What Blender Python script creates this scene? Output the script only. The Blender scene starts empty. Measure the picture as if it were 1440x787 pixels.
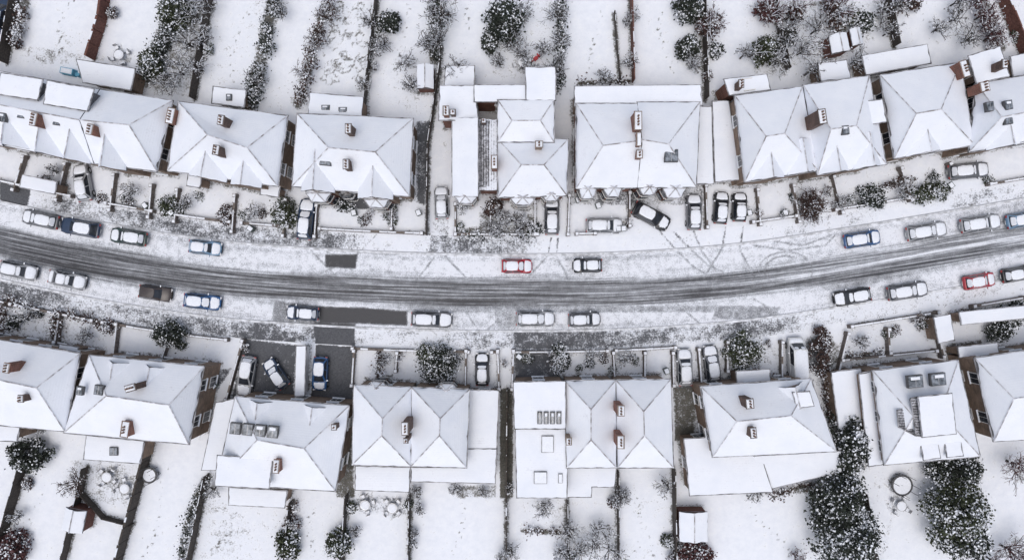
import bpy, bmesh, math, random
import numpy as np
from mathutils import Vector, noise as mnoise
random.seed(7); RS=np.random.RandomState(7)
H=80.0; CX,CY=720.0,393.5; S=12.0
def W(px,py,z=0.0):
    k=(H-z)/H
    return ((px-CX)/S*k,(CY-py)/S*k)
def W3(px,py,z): 
    x,y=W(px,py,z); return Vector((x,y,z))
COL=bpy.context.scene.collection
# ------------------------------------------------ materials
def newmat(name):
    m=bpy.data.materials.new(name); m.use_nodes=True
    nt=m.node_tree; b=nt.nodes['Principled BSDF']; return m,nt,b
def N(nt,t,**k):
    n=nt.nodes.new(t)
    for a,v in k.items(): setattr(n,a,v)
    return n
def simple(name,c,rough=.7,var=.25,scale=6,metal=0,bump=.0,c2=None,spec=None,detail=6):
    m,nt,b=newmat(name); L=nt.links
    tc=N(nt,'ShaderNodeTexCoord'); no=N(nt,'ShaderNodeTexNoise'); no.inputs['Scale'].default_value=scale; no.inputs['Detail'].default_value=detail
    L.new(tc.outputs['Object'],no.inputs['Vector'])
    r=N(nt,'ShaderNodeValToRGB'); 
    c2=c2 or tuple(x*(1-var) for x in c)
    c1=tuple(min(1,x*(1+var*.6)) for x in c)
    r.color_ramp.elements[0].position=.35; r.color_ramp.elements[1].position=.65
    r.color_ramp.elements[0].color=(*c2,1); r.color_ramp.elements[1].color=(*c1,1)
    L.new(no.outputs['Fac'],r.inputs['Fac']); L.new(r.outputs['Color'],b.inputs['Base Color'])
    b.inputs['Roughness'].default_value=rough; b.inputs['Metallic'].default_value=metal
    if spec is not None: b.inputs['Specular IOR Level'].default_value=spec
    if bump:
        bm=N(nt,'ShaderNodeBump'); bm.inputs['Strength'].default_value=bump; bm.inputs['Distance'].default_value=.05
        L.new(no.outputs['Fac'],bm.inputs['Height']); L.new(bm.outputs['Normal'],b.inputs['Normal'])
    return m
SN=(.815,.84,.89)
def mathn(nt,op,a,b=None,c=None):
    n=N(nt,'ShaderNodeMath',operation=op)
    for i,v in enumerate((a,b,c)):
        if v is None: continue
        if isinstance(v,(int,float)): n.inputs[i].default_value=v
        else: nt.links.new(v,n.inputs[i])
    return n.outputs[0]
def ramp(nt,fac,stops):
    r=N(nt,'ShaderNodeValToRGB'); e=r.color_ramp.elements
    while len(e)<len(stops): e.new(.5)
    for i,(p,c) in enumerate(stops):
        e[i].position=p; e[i].color=(*c,1) if len(c)==3 else c
    nt.links.new(fac,r.inputs['Fac']); return r.outputs['Color']
def noise(nt,vec,scale,detail=6,rough=.6):
    n=N(nt,'ShaderNodeTexNoise'); n.inputs['Scale'].default_value=scale; n.inputs['Detail'].default_value=detail; n.inputs['Roughness'].default_value=rough
    nt.links.new(vec,n.inputs['Vector']); return n.outputs['Fac']
def mixc(nt,f,a,b):
    n=N(nt,'ShaderNodeMix',data_type='RGBA')
    if isinstance(f,(int,float)): n.inputs[0].default_value=f
    else: nt.links.new(f,n.inputs[0])
    for i,v in ((6,a),(7,b)):
        if isinstance(v,tuple): n.inputs[i].default_value=(*v,1)
        else: nt.links.new(v,n.inputs[i])
    return n.outputs[2]
def bump(nt,b,h,st,dist=.05):
    bm=N(nt,'ShaderNodeBump'); bm.inputs['Strength'].default_value=st; bm.inputs['Distance'].default_value=dist
    nt.links.new(h,bm.inputs['Height']); nt.links.new(bm.outputs['Normal'],b.inputs['Normal'])
def snow_roof_mat(name,thin):
    m,nt,b=newmat(name); L=nt.links
    g=N(nt,'ShaderNodeNewGeometry'); uv=N(nt,'ShaderNodeUVMap'); uv.uv_map='UVMap'
    sep=N(nt,'ShaderNodeSeparateXYZ'); L.new(uv.outputs[0],sep.inputs[0])
    P=g.outputs['Position']
    rows=mathn(nt,'PINGPONG',sep.outputs['Y'],.14); rows=mathn(nt,'MULTIPLY',rows,7.1)
    n1=noise(nt,P,.45,5,.6); n2=noise(nt,P,5,8,.7); n3=noise(nt,P,1.6,4,.6)
    t=mathn(nt,'ADD',mathn(nt,'MULTIPLY',n1,.25),mathn(nt,'MULTIPLY',n2,.5))
    t=mathn(nt,'ADD',t,mathn(nt,'MULTIPLY',n3,.25))
    t=mathn(nt,'ADD',t,mathn(nt,'MULTIPLY',rows,.045 if thin<.05 else .12))
    t=mathn(nt,'ADD',t,thin)
    c=ramp(nt,t,[(.0,SN),(.56,SN),(.61,(.78,.80,.85)),(.67,(.69,.71,.76)),(.75,(.30,.30,.32)),(.85,(.07,.07,.075))])
    big=ramp(nt,n1,[(.3,(.93,.94,.96)),(.6,(1,1,1))])
    mx=N(nt,'ShaderNodeMix',data_type='RGBA',blend_type='MULTIPLY'); mx.inputs[0].default_value=1
    L.new(c,mx.inputs[6]); L.new(big,mx.inputs[7])
    L.new(mx.outputs[2],b.inputs['Base Color']); b.inputs['Roughness'].default_value=.75; b.inputs['Specular IOR Level'].default_value=.2
    h=mathn(nt,'ADD',mathn(nt,'MULTIPLY',n3,1.0),mathn(nt,'MULTIPLY',rows,.15))
    bump(nt,b,h,.3,.08)
    return m
def ground_mat(name,hard_const=None):
    m,nt,b=newmat(name); L=nt.links
    g=N(nt,'ShaderNodeNewGeometry'); P=g.outputs['Position']
    a=N(nt,'ShaderNodeAttribute',attribute_name='dirt'); hd=N(nt,'ShaderNodeAttribute',attribute_name='hard')
    n1=noise(nt,P,1.1,9,.72); n2=noise(nt,P,6,6,.65); nb=noise(nt,P,.16,3,.5)
    n=mathn(nt,'ADD',mathn(nt,'MULTIPLY',n1,.5),mathn(nt,'MULTIPLY',n2,.5))
    t=mathn(nt,'ADD',n,mathn(nt,'MULTIPLY',a.outputs['Fac'],.55))
    t=mathn(nt,'ADD',t,mathn(nt,'MULTIPLY',mathn(nt,'SUBTRACT',nb,.5),.28))
    mask=N(nt,'ShaderNodeMapRange',interpolation_type='SMOOTHSTEP'); mask.inputs['From Min'].default_value=.64; mask.inputs['From Max'].default_value=.83
    L.new(t,mask.inputs['Value'])
    soil=ramp(nt,n2,[(.35,(.03,.028,.022)),(.5,(.065,.06,.045)),(.65,(.12,.11,.09))])
    asph=ramp(nt,n2,[(.35,(.036,.038,.044)),(.65,(.085,.087,.096))])
    under=mixc(nt,hd.outputs['Fac'],soil,asph)
    snow=ramp(nt,n1,[(.3,(.745,.775,.835)),(.55,SN),(.7,(.85,.87,.90))])
    c=mixc(nt,mathn(nt,'MULTIPLY',mask.outputs[0],.95),snow,under)
    L.new(c,b.inputs['Base Color']); b.inputs['Roughness'].default_value=.8; b.inputs['Specular IOR Level'].default_value=.2
    h=mathn(nt,'SUBTRACT',mathn(nt,'MULTIPLY',n1,.6),mathn(nt,'MULTIPLY',mask.outputs[0],.5))
    bump(nt,b,h,.5,.12)
    return m
def road_mat():
    m,nt,b=newmat('slushy_asphalt'); L=nt.links
    g=N(nt,'ShaderNodeNewGeometry'); P=g.outputs['Position']
    uv=N(nt,'ShaderNodeUVMap'); uv.uv_map='UVMap'
    mp=N(nt,'ShaderNodeMapping'); mp.inputs['Scale'].default_value=(.10,4.6,1); L.new(uv.outputs[0],mp.inputs['Vector'])
    a=N(nt,'ShaderNodeAttribute',attribute_name='dirt'); st=N(nt,'ShaderNodeAttribute',attribute_name='hard')
    ns=noise(nt,mp.outputs[0],1.0,6,.65); n1=noise(nt,P,1.3,8,.7); n2=noise(nt,P,7,6,.65)
    iso=mathn(nt,'ADD',mathn(nt,'MULTIPLY',n1,.5),mathn(nt,'MULTIPLY',n2,.5))
    n=N(nt,'ShaderNodeMix',data_type='FLOAT'); L.new(st.outputs['Fac'],n.inputs[0]); L.new(iso,n.inputs[2])
    sm=mathn(nt,'ADD',mathn(nt,'MULTIPLY',ns,1.05),mathn(nt,'MULTIPLY',iso,.45)); sm=mathn(nt,'SUBTRACT',sm,.25)
    L.new(sm,n.inputs[3])
    t=mathn(nt,'ADD',n.outputs[0],mathn(nt,'MULTIPLY',a.outputs['Fac'],.55))
    c=ramp(nt,t,[(.0,(.81,.835,.88)),(.61,(.78,.80,.85)),(.69,(.54,.56,.60)),(.79,(.27,.28,.30)),(.92,(.105,.108,.118)),(1.0,(.045,.046,.052))])
    L.new(c,b.inputs['Base Color'])
    rg=N(nt,'ShaderNodeMapRange'); rg.inputs['From Min'].default_value=.7; rg.inputs['From Max'].default_value=.95; rg.inputs['To Min'].default_value=.75; rg.inputs['To Max'].default_value=.42
    L.new(t,rg.inputs['Value']); L.new(rg.outputs[0],b.inputs['Roughness']); b.inputs['Specular IOR Level'].default_value=.3
    bump(nt,b,mathn(nt,'SUBTRACT',0.0,t),.5,.1)
    return m
def brick_mat(name,c1,c2,mort):
    m,nt,b=newmat(name); L=nt.links
    uv=N(nt,'ShaderNodeUVMap'); uv.uv_map='UVMap'
    br=N(nt,'ShaderNodeTexBrick'); br.inputs['Scale'].default_value=1.0
    br.inputs['Brick Width'].default_value=.45; br.inputs['Row Height'].default_value=.15; br.inputs['Mortar Size'].default_value=.012
    br.inputs['Color1'].default_value=(*c1,1); br.inputs['Color2'].default_value=(*c2,1); br.inputs['Mortar'].default_value=(*mort,1)
    L.new(uv.outputs[0],br.inputs['Vector'])
    g=N(nt,'ShaderNodeNewGeometry'); n=noise(nt,g.outputs['Position'],1.2,6)
    v=ramp(nt,n,[(.3,(.6,.6,.6)),(.7,(1.15,1.12,1.1))])
    mx=N(nt,'ShaderNodeMix',data_type='RGBA',blend_type='MULTIPLY'); mx.inputs[0].default_value=1
    L.new(br.outputs['Color'],mx.inputs[6]); L.new(v,mx.inputs[7]); L.new(mx.outputs[2],b.inputs['Base Color']); b.inputs['Roughness'].default_value=.9
    return m
MT={}
MT['roof']=snow_roof_mat('roof_snow',-0.01); MT['roofthin']=snow_roof_mat('thin_roof_snow',.08); MT['roofbare']=snow_roof_mat('patchy_roof_snow',.22)
MT['ground']=ground_mat('snowy_ground'); MT['road']=road_mat()
MT['snow']=simple('snow',SN,.75,.05,5,bump=.3,spec=.2)
MT['slate']=simple('slate',(.11,.11,.12),.7,.3,8)
MT['stone']=brick_mat('sandstone',(.30,.215,.155),(.22,.155,.115),(.26,.22,.19))
MT['brick']=brick_mat('red_brick',(.24,.09,.06),(.17,.07,.05),(.25,.2,.17))
MT['chim']=brick_mat('sooty_brick',(.13,.075,.058),(.09,.055,.045),(.14,.12,.11))
MT['cream']=simple('cream_render',(.48,.42,.34),.9,.15,2)
MT['gutter']=simple('dark_gutter',(.34,.34,.36),.6,.5,1.3,c2=(.06,.058,.06))
MT['frame']=simple('dark_frame',(.07,.07,.075),.6,.4,3)
MT['ridge']=simple('snowy_ridge_tile',(.68,.69,.73),.8,.2,1.6,c2=(.26,.24,.24))
MT['white']=simple('white_paint',(.75,.75,.74),.5,.06,4)
MT['glass']=simple('window_glass',(.03,.035,.045),.12,.3,2)
MT['skyglass']=simple('skylight_glass',(.20,.22,.25),.2,.6,2.2,c2=(.05,.06,.07))
MT['kerb']=simple('snowy_kerb_stone',(.78,.80,.84),.85,.1,1.6,c2=(.42,.43,.45))
MT['wood']=simple('fence_wood',(.06,.05,.043),.9,.4,5)
MT['redwood']=simple('stained_fence_wood',(.15,.065,.05),.9,.4,5)
MT['gwall']=simple('garden_wall_stone',(.17,.145,.13),.9,.4,4)
MT['pot']=simple('chimney_pot_clay',(.17,.10,.07),.8,.3,6)
MT['leaf']=simple('evergreen_foliage',(.028,.036,.026),.8,.5,1.3)
MT['leafg']=simple('green_foliage',(.05,.06,.03),.8,.5,1.3)
MT['leafb']=simple('brown_foliage',(.075,.045,.038),.85,.5,1.3)
MT['leafr']=simple('russet_foliage',(.095,.04,.04),.85,.5,1.3)
MT['twig']=simple('twig_bark',(.055,.047,.043),.9,.4,3)
MT['tyre']=simple('tyre_rubber',(.02,.02,.02),.8,.2,5)
MT['metal']=simple('grey_metal',(.35,.35,.36),.4,.2,5,metal=.6)
MT['lampw']=simple('headlamp_glass',(.6,.6,.62),.2,.1,5); MT['lampr']=simple('tail_lamp',(.3,.02,.02),.3,.1,5)
MT['bin']=simple('bin_plastic',(.03,.05,.04),.5,.2,5); MT['blue']=simple('blue_plastic',(.1,.35,.5),.5,.2,5); MT['red']=simple('red_plastic',(.5,.04,.05),.5,.2,5)
CARC={'white':(.66,.67,.68),'silver':(.30,.31,.33),'grey':(.12,.125,.14),'black':(.018,.018,.022),'blue':(.025,.09,.23),'dblue':(.025,.045,.09),'red':(.40,.022,.04),'green':(.025,.05,.045),'lblue':(.16,.27,.40),'brown':(.06,.047,.045)}
for k,c in CARC.items():
    m=simple('car_paint_'+k,c,.35,.12,4); m.node_tree.nodes['Principled BSDF'].inputs['Coat Weight'].default_value=.25; MT['c_'+k]=m
# ------------------------------------------------ mesh builder
def empty(name,loc):
    e=bpy.data.objects.new(name,None); e.location=loc; e.empty_display_size=.5; COL.objects.link(e); return e
class M:
    def __init__(s): s.v=[];s.f=[];s.m=[];s.uv=[];s.mats=[]
    def mi(s,k):
        if k not in s.mats: s.mats.append(k)
        return s.mats.index(k)
    def face(s,pts,mat,uv=None):
        i=len(s.v); s.v+= [tuple(p) for p in pts]; s.f.append(tuple(range(i,i+len(pts)))); s.m.append(s.mi(mat)); s.uv.append(uv or [(0,0)]*len(pts))
    def box(s,c,size,ang=0,mat='snow',taper=1.0,uvs=True):
        sx,sy,sz=size[0]/2,size[1]/2,size[2]/2; ca,sa=math.cos(ang),math.sin(ang)
        def p(x,y,z,t): x*=t;y*=t; return (c[0]+x*ca-y*sa,c[1]+x*sa+y*ca,c[2]+z)
        b=[p(-sx,-sy,-sz,1),p(sx,-sy,-sz,1),p(sx,sy,-sz,1),p(-sx,sy,-sz,1)]
        t=[p(-sx,-sy,sz,taper),p(sx,-sy,sz,taper),p(sx,sy,sz,taper),p(-sx,sy,sz,taper)]
        for i in range(4):
            j=(i+1)%4; l=size[0] if i%2==0 else size[1]
            s.face([b[i],b[j],t[j],t[i]],mat,[(0,0),(l,0),(l,size[2]),(0,size[2])])
        s.face(t,mat); s.face(b[::-1],mat)
    def cyl(s,c,r,h,mat,n=10,r2=None,axis='z',ang=0):
        r2=r if r2 is None else r2; ca,sa=math.cos(ang),math.sin(ang)
        A=[];B=[]
        for i in range(n):
            t=2*math.pi*i/n; x,y=math.cos(t),math.sin(t)
            if axis=='z': A.append((c[0]+r*x,c[1]+r*y,c[2])); B.append((c[0]+r2*x,c[1]+r2*y,c[2]+h))
            else:  # along local y
                for L_,rr,o in ((A,r,-h/2),(B,r2,h/2)):
                    lx,ly,lz=rr*x,o,rr*y; L_.append((c[0]+lx*ca-ly*sa,c[1]+lx*sa+ly*ca,c[2]+lz))
        for i in range(n):
            j=(i+1)%n; s.face([A[i],A[j],B[j],B[i]],mat)
        s.face(B,mat); s.face(A[::-1],mat)
    def obj(s,name,parent=None,smooth=False):
        me=bpy.data.meshes.new(name); o=Vector(parent.location) if parent else (Vector(s.v[0]) if s.v else Vector())
        me.from_pydata([tuple(Vector(p)-o) for p in s.v],[],s.f)
        for k in s.mats: me.materials.append(MT[k])
        me.polygons.foreach_set('material_index',s.m)
        ul=me.uv_layers.new(name='UVMap'); ul.data.foreach_set('uv',[c for u in s.uv for q in u for c in q])
        if smooth: me.polygons.foreach_set('use_smooth',[True]*len(s.f))
        ob=bpy.data.objects.new(name,me); COL.objects.link(ob)
        if parent: ob.parent=parent
        else: ob.location=o
        me.update(); return ob
def wall_face(m,p,q,z0,z1,mat):
    l=math.hypot(q[0]-p[0],q[1]-p[1]); m.face([(p[0],p[1],z0),(q[0],q[1],z0),(q[0],q[1],z1),(p[0],p[1],z1)],mat,[(0,z0),(l,z0),(l,z1),(0,z1)])
def inset(poly,d):
    n=len(poly); A=sum(poly[i].x*poly[(i+1)%n].y-poly[(i+1)%n].x*poly[i].y for i in range(n)); s=1 if A>0 else -1
    out=[]
    for i in range(n):
        a,b,c=poly[i-1],poly[i],poly[(i+1)%n]
        e1=(b-a).normalized(); e2=(c-b).normalized()
        n1=Vector((-e1.y,e1.x))*s; n2=Vector((-e2.y,e2.x))*s
        k=n1+n2; k=k/max(.3,k.dot(n1)) if k.length>.01 else n1
        out.append(b+k*d)
    return out
DIRT_SHADE=[]  # bare-ground and dirt marks, plus the painted shade of one alley
def roof_snow(parent,verts,faces,outline,mat,thick=.08):
    bm=bmesh.new(); vs=[bm.verts.new(v) for v in verts]; lay=bm.faces.layers.int.new('src')
    nrm=[]
    for i,f in enumerate(faces):
        nn=Vector()
        for a in range(len(f)):
            p,q=verts[f[a]],verts[f[(a+1)%len(f)]]; nn+=Vector(((p.y-q.y)*(p.z+q.z),(p.z-q.z)*(p.x+q.x),(p.x-q.x)*(p.y+q.y)))
        nn.normalize()
        if nn.z<0: nn=-nn
        nrm.append(nn)
        tris=[(f[0],f[1],f[2]),(f[0],f[2],f[3])] if len(f)==4 else [f]
        for t in tris:
            fc=bm.faces.new([vs[k] for k in t]); fc.normal_update()
            if fc.normal.z<0: fc.normal_flip(); fc.normal_update()
            fc[lay]=i
    if len(faces)==1 and len(faces[0])>4: bmesh.ops.triangulate(bm,faces=bm.faces[:])
    bmesh.ops.subdivide_edges(bm,edges=bm.edges[:],cuts=9,use_grid_fill=True)
    bm.normal_update()
    for v in bm.verts:
        bd=v.is_boundary; p=v.co
        nz=mnoise.noise(Vector((p.x*.9,p.y*.9,p.z)))
        v.co.z+=thick+.035*nz
        if bd:
            fn=[f.calc_center_median() for f in v.link_faces]; c=sum(fn,Vector())/len(fn)
            d=(c-v.co); d.z=0
            if d.length>0: v.co+=d.normalized()*(.0+.11*max(0,mnoise.noise(Vector((p.x*1.7,p.y*1.7,3)))+.25))
            v.co.z-=.02
    uvl=bm.loops.layers.uv.new('UVMap')
    for f in bm.faces:
        n=nrm[min(f[lay],len(nrm)-1)]
        h=Vector((0,0,1)).cross(n)
        h=h.normalized() if h.length>.02 else Vector((1,0,0)); s=n.cross(h)
        for l in f.loops: l[uvl].uv=(l.vert.co.dot(h),l.vert.co.dot(s))
    be=[e for e in bm.edges if e.is_boundary]
    r=bmesh.ops.extrude_edge_only(bm,edges=be)
    for g in r['geom']:
        if isinstance(g,bmesh.types.BMVert): g.co.z-=thick+.02
    bm.normal_update()
    for f in bm.faces: f.smooth=True
    for e in bm.edges:
        if len(e.link_faces)==2 and e.calc_face_angle(0)>.2 and e.link_faces[0][lay]!=e.link_faces[1][lay]: e.smooth=False
        elif len(e.link_faces)==2 and e.calc_face_angle(0)>.7: e.smooth=False
    o=Vector(parent.location)
    for v in bm.verts: v.co-=o
    me=bpy.data.meshes.new('roof_snow'); bm.to_mesh(me); bm.free(); me.materials.append(MT[mat])
    ob=bpy.data.objects.new('roof_snow',me); COL.objects.link(ob); ob.parent=parent
def windows(parent,p,q,zs,wm='white'):
    """p->q wall segment, outward normal to the right of travel"""
    d=Vector((q.x-p.x,q.y-p.y)); l=d.length
    if l<2.2: return
    d.normalize(); n=Vector((d.y,-d.x)); k=max(1,int(l/3.1)); a=math.atan2(d.y,d.x)
    m=M()
    for zc,hh in zs:
        for i in range(k):
            c=p.to_2d()+d*(l*(i+.5)/k)
            m.box((c.x+n.x*.02,c.y+n.y*.02,zc),(1.3,.10,hh+.16),a,'white')
            for s in (-1,1):
                m.box((c.x+n.x*.045+d.x*s*.29,c.y+n.y*.045+d.y*s*.29,zc),(.52,.08,hh),a,'glass')
            m.box((c.x+n.x*.1,c.y+n.y*.1,zc-hh/2-.11),(1.45,.2,.07),a,'snow')
    m.obj('windows',parent)
def part(h,pts,ze,kind='flat',zr=None,r1=None,r2=None,wall='stone',snow='roof',over=.25,win=True,zs=None,z0=0.05,gut=True):
    """outline corners given at eaves height"""
    if kind=='mono': V=[W3(p[0],p[1],p[2]) for p in pts]
    else: V=[W3(p[0],p[1],ze) for p in pts]
    n=len(V); gables=[]
    if kind in('flat','mono'): faces=[tuple(range(n))]
    elif kind=='fan':
        c=W3(r1[0],r1[1],zr) if r1 else sum(V,Vector())/n+Vector((0,0,zr-ze))
        V.append(c); faces=[(i,(i+1)%n,n) for i in range(n)]
    else:
        a,b,c,d=V
        if r1: R1=W3(r1[0],r1[1],zr)
        else: R1=(d+a)/2; R1.z=zr; gables.append((3,0,4))
        if r2: R2=W3(r2[0],r2[1],zr)
        else: R2=(b+c)/2; R2.z=zr; gables.append((1,2,5))
        V+= [R1,R2]; faces=[(0,1,5,4),(2,3,4,5)]
        if r2: faces.append((1,2,5))
        if r1: faces.append((3,0,4))
    # slab (quads split on the same diagonal as the snow above)
    m=M()
    for f in faces:
        for t in ([(f[0],f[1],f[2]),(f[0],f[2],f[3])] if len(f)==4 else [f]):
            pp=[V[k] for k in t]; nn=(pp[1]-pp[0]).cross(pp[2]-pp[0])
            if nn.z<0: pp=pp[::-1]
            m.face(pp,'slate'); m.face([p-Vector((0,0,.14)) for p in pp][::-1],'slate')
    for i in range(n):
        a,b=V[i],V[(i+1)%n]; dz=Vector((0,0,.14)); m.face([a-dz,b-dz,b,a],'gutter')
    m.obj('roof',h)
    roof_snow(h,V,faces,n,snow)
    g=M()
    if gut:
        out=inset([v.to_2d() for v in V[:n]],-.04)
        for i in range(n):
            if any((i,(i+1)%n)==(q[0],q[1]) for q in gables): continue
            j=(i+1)%n; a=Vector((*out[i],V[i].z-.02)); b=Vector((*out[j],V[j].z-.02)); l=(b-a).length
            if l<.2: continue
            mid=(a+b)/2
            if abs(a.z-b.z)<.05: g.box(mid,(l+.08,.09,.1),math.atan2(b.y-a.y,b.x-a.x),'gutter')
    from collections import Counter
    ec=Counter(tuple(sorted((f[i],f[(i+1)%len(f)]))) for f in faces for i in range(len(f)))
    for (i,j),cn in ec.items():
        if cn==2:
            a,b=V[i]+Vector((0,0,.1)),V[j]+Vector((0,0,.1)); d=(b-a)
            if d.length<.2: continue
            s=d.normalized().cross(Vector((0,0,1))).normalized()*.065; u=Vector((0,0,.05))
            g.face([a-s,b-s,b+u,a+u],'ridge'); g.face([a+u,b+u,b+s,a+s],'ridge')
    if g.v: g.obj('gutter_and_ridge',h)
    # walls
    P=inset([v.to_2d() for v in V[:n]],over); A=sum(P[i].x*P[(i+1)%n].y-P[(i+1)%n].x*P[i].y for i in range(n))
    w=M()
    if z0<.1:
        pl=[(p.x*S+CX,CY-p.y*S) for p in P]; DIRT_SHADE.append(('l',pl+[pl[0]],5,.42,0))
    for i in range(n):
        j=(i+1)%n; p,q=(P[i],P[j]); zt=min(V[i].z,V[j].z)-.1
        l=(q-p).length
        if kind=='mono': w.face([(p.x,p.y,z0),(q.x,q.y,z0),(q.x,q.y,V[j].z-.12),(p.x,p.y,V[i].z-.12)],wall,[(0,0),(l,0),(l,V[j].z),(0,V[i].z)])
        else: wall_face(w,p,q,z0,zt,wall)
        for (gi,gj,gk) in gables:
            if (gi,gj)==(i,j):
                mid=(p+q)/2; w.face([(p.x,p.y,zt),(q.x,q.y,zt),(mid.x,mid.y,zr-.15)],wall,[(0,zt),(l,zt),(l/2,zr)])
        if win:
            if zs is None: z_=[(1.5,1.4),(4.1,1.3)] if zt>4.4 else [(1.45,1.2)]
            else: z_=zs
            pa,qa=(p,q) if A>0 else (q,p)
            windows(h,Vector((pa.x,pa.y,0)),Vector((qa.x,qa.y,0)),z_)
    w.obj('walls',h)
def crossg(h,back,front,wpx,ze=5.3,zr=7.3,wall='stone'):
    b=Vector(back); f=Vector(front); d=(f-b).normalized(); s=Vector((-d.y,d.x))*wpx/2
    pts=[tuple(f+s),tuple(b+s),tuple(b-s),tuple(f-s)]
    part(h,pts,ze,'ridge',zr,None,None,wall=wall,over=.15,win=False,gut=False)
def bay(h,px,py,wpx,dpx,z=4.9,wall='brick',ang=0,up=False):
    s=-1 if up else 1; ca,sa=math.cos(ang),math.sin(ang)
    loc=[(-wpx/2,-10*s),(wpx/2,-10*s),(wpx/2,0),(wpx*.28,dpx*s),(-wpx*.28,dpx*s),(-wpx/2,0)]
    pts=[(px+x*ca-y*sa,py+x*sa+y*ca) for x,y in loc]
    part(h,pts,z,'fan',z+.7,wall=wall,over=.12,win=False)
    m=M()
    q=[W3(*p,z) for p in pts]
    P=inset([v.to_2d() for v in q],.07)
    for i in (2,3,4):
        a,b=P[i],P[i+1]
        for zc in (1.5,3.9):
            c=(a+b)/2; l=(b-a).length
            if l<.5: continue
            m.box((c.x,c.y,zc),(l*.8,.14,1.2),math.atan2(b.y-a.y,b.x-a.x),'glass'); m.box((c.x,c.y,zc-.68),(l*.95,.22,.1),math.atan2(b.y-a.y,b.x-a.x),'white')
    m.obj('bay_window',h)
def chimney(h,px,py,z=9.2,w=.7,l=1.1,ang=0,mat='chim',zb=5.5,pots=3):
    z-=.45; w*=.8; l*=.85
    x,y=W(px,py,z); m=M()
    m.box((x,y,(z+zb)/2),(w,l,z-zb),ang,mat); m.box((x,y,z+.05),(w+.14,l+.14,.12),ang,mat)
    dx=random.uniform(-.05,.05); m.box((x+dx,y,z+.15),(w*.95,l*.98,.09),ang,'snow',.85)
    for i in range(pots):
        o=(i-(pots-1)/2)*.3; X,Y=x-math.sin(ang)*o,y+math.cos(ang)*o
        m.cyl((X,Y,z+.15),.11,.34+.1*random.random(),'pot',8,.09)
    m.obj('chimney',h)
def skylight(h,px,py,z,w=.8,l=1.1,ang=0,g='skyglass'):
    x,y=W(px,py,z); m=M(); m.box((x,y,z-.15),(w+.14,l+.14,.42),ang,'frame' if g=='skyglass' else 'gutter'); m.box((x,y,z+.085),(w,l,.07),ang,g)
    if g=='skyglass':
        m.box((x,y+.0,z+.11),(.05,l,.04),ang,'metal'); 
        if random.random()<.6: m.box((x+w*.1*random.uniform(-1,1),y+l*.28,z+.125),(w*.7,l*.3,.04),ang,'snow',.8)
    m.obj('skylight',h)
# ------------------------------------------------ fast quad meshes
def quads_obj(name,V,Q,mi,mats,origin):
    me=bpy.data.meshes.new(name); V=np.asarray(V,float)-np.array(origin); Q=np.asarray(Q)
    me.vertices.add(len(V)); me.vertices.foreach_set('co',V.ravel())
    me.loops.add(Q.size); me.loops.foreach_set('vertex_index',Q.ravel().astype(np.int32))
    me.polygons.add(len(Q)); me.polygons.foreach_set('loop_start',np.arange(0,Q.size,4,dtype=np.int32))
    for k in mats: me.materials.append(MT[k])
    me.polygons.foreach_set('material_index',np.asarray(mi,dtype=np.int32))
    me.update(calc_edges=True); me.validate()
    ob=bpy.data.objects.new(name,me); ob.location=origin; COL.objects.link(ob); return ob
class Q4:
    def __init__(s): s.V=[];s.Q=[];s.m=[];s.n=0
    def segs(s,A,B,r0,r1,mat):
        A=np.asarray(A,float);B=np.asarray(B,float); n=len(A)
        if n==0: return
        r0=np.broadcast_to(r0,(n,))[:,None]; r1=np.broadcast_to(r1,(n,))[:,None]
        d=B-A; d/=np.linalg.norm(d,axis=1,keepdims=True)+1e-9
        ref=np.where(np.abs(d[:,2:3])<.9,np.array([[0,0,1.]]),np.array([[1.,0,0]]))
        u=np.cross(d,ref); u/=np.linalg.norm(u,axis=1,keepdims=True)+1e-9; w=np.cross(d,u)
        vs=[]
        for P,r in ((A,r0),(B,r1)):
            for k in range(3):
                t=2*math.pi*k/3; vs.append(P+r*(u*math.cos(t)+w*math.sin(t)))
        V=np.stack(vs,1).reshape(-1,3); b=(np.arange(n)*6+s.n)[:,None]
        for k in range(3):
            j=(k+1)%3; s.Q.append(b+np.array([[k,j,3+j,3+k]])); s.m.append(np.full(n,mat))
        s.V.append(V); s.n+=6*n
    def leaves(s,C,size,mat,flat=0.0,asp=.6):
        C=np.asarray(C,float); n=len(C)
        if n==0: return
        a=RS.normal(size=(n,3)); a[:,2]*=(1-flat); a/=np.linalg.norm(a,axis=1,keepdims=True)
        b=RS.normal(size=(n,3)); b[:,2]*=(1-flat); b-=a*(a*b).sum(1,keepdims=True); b/=np.linalg.norm(b,axis=1,keepdims=True)
        sz=(size*(.5+RS.rand(n)))[:,None]; a=a*sz*.5; b=b*sz*.5*asp
        V=np.stack([C-a,C-b*.9,C+a,C+b],1).reshape(-1,3); s.V.append(V)
        s.Q.append((np.arange(n)*4+s.n)[:,None]+np.arange(4)[None]); s.m.append(np.broadcast_to(mat,(n,))); s.n+=4*n
    def obj(s,name,mats,origin):
        return quads_obj(name,np.concatenate(s.V),np.concatenate(s.Q),np.concatenate(s.m),mats,origin)
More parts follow.
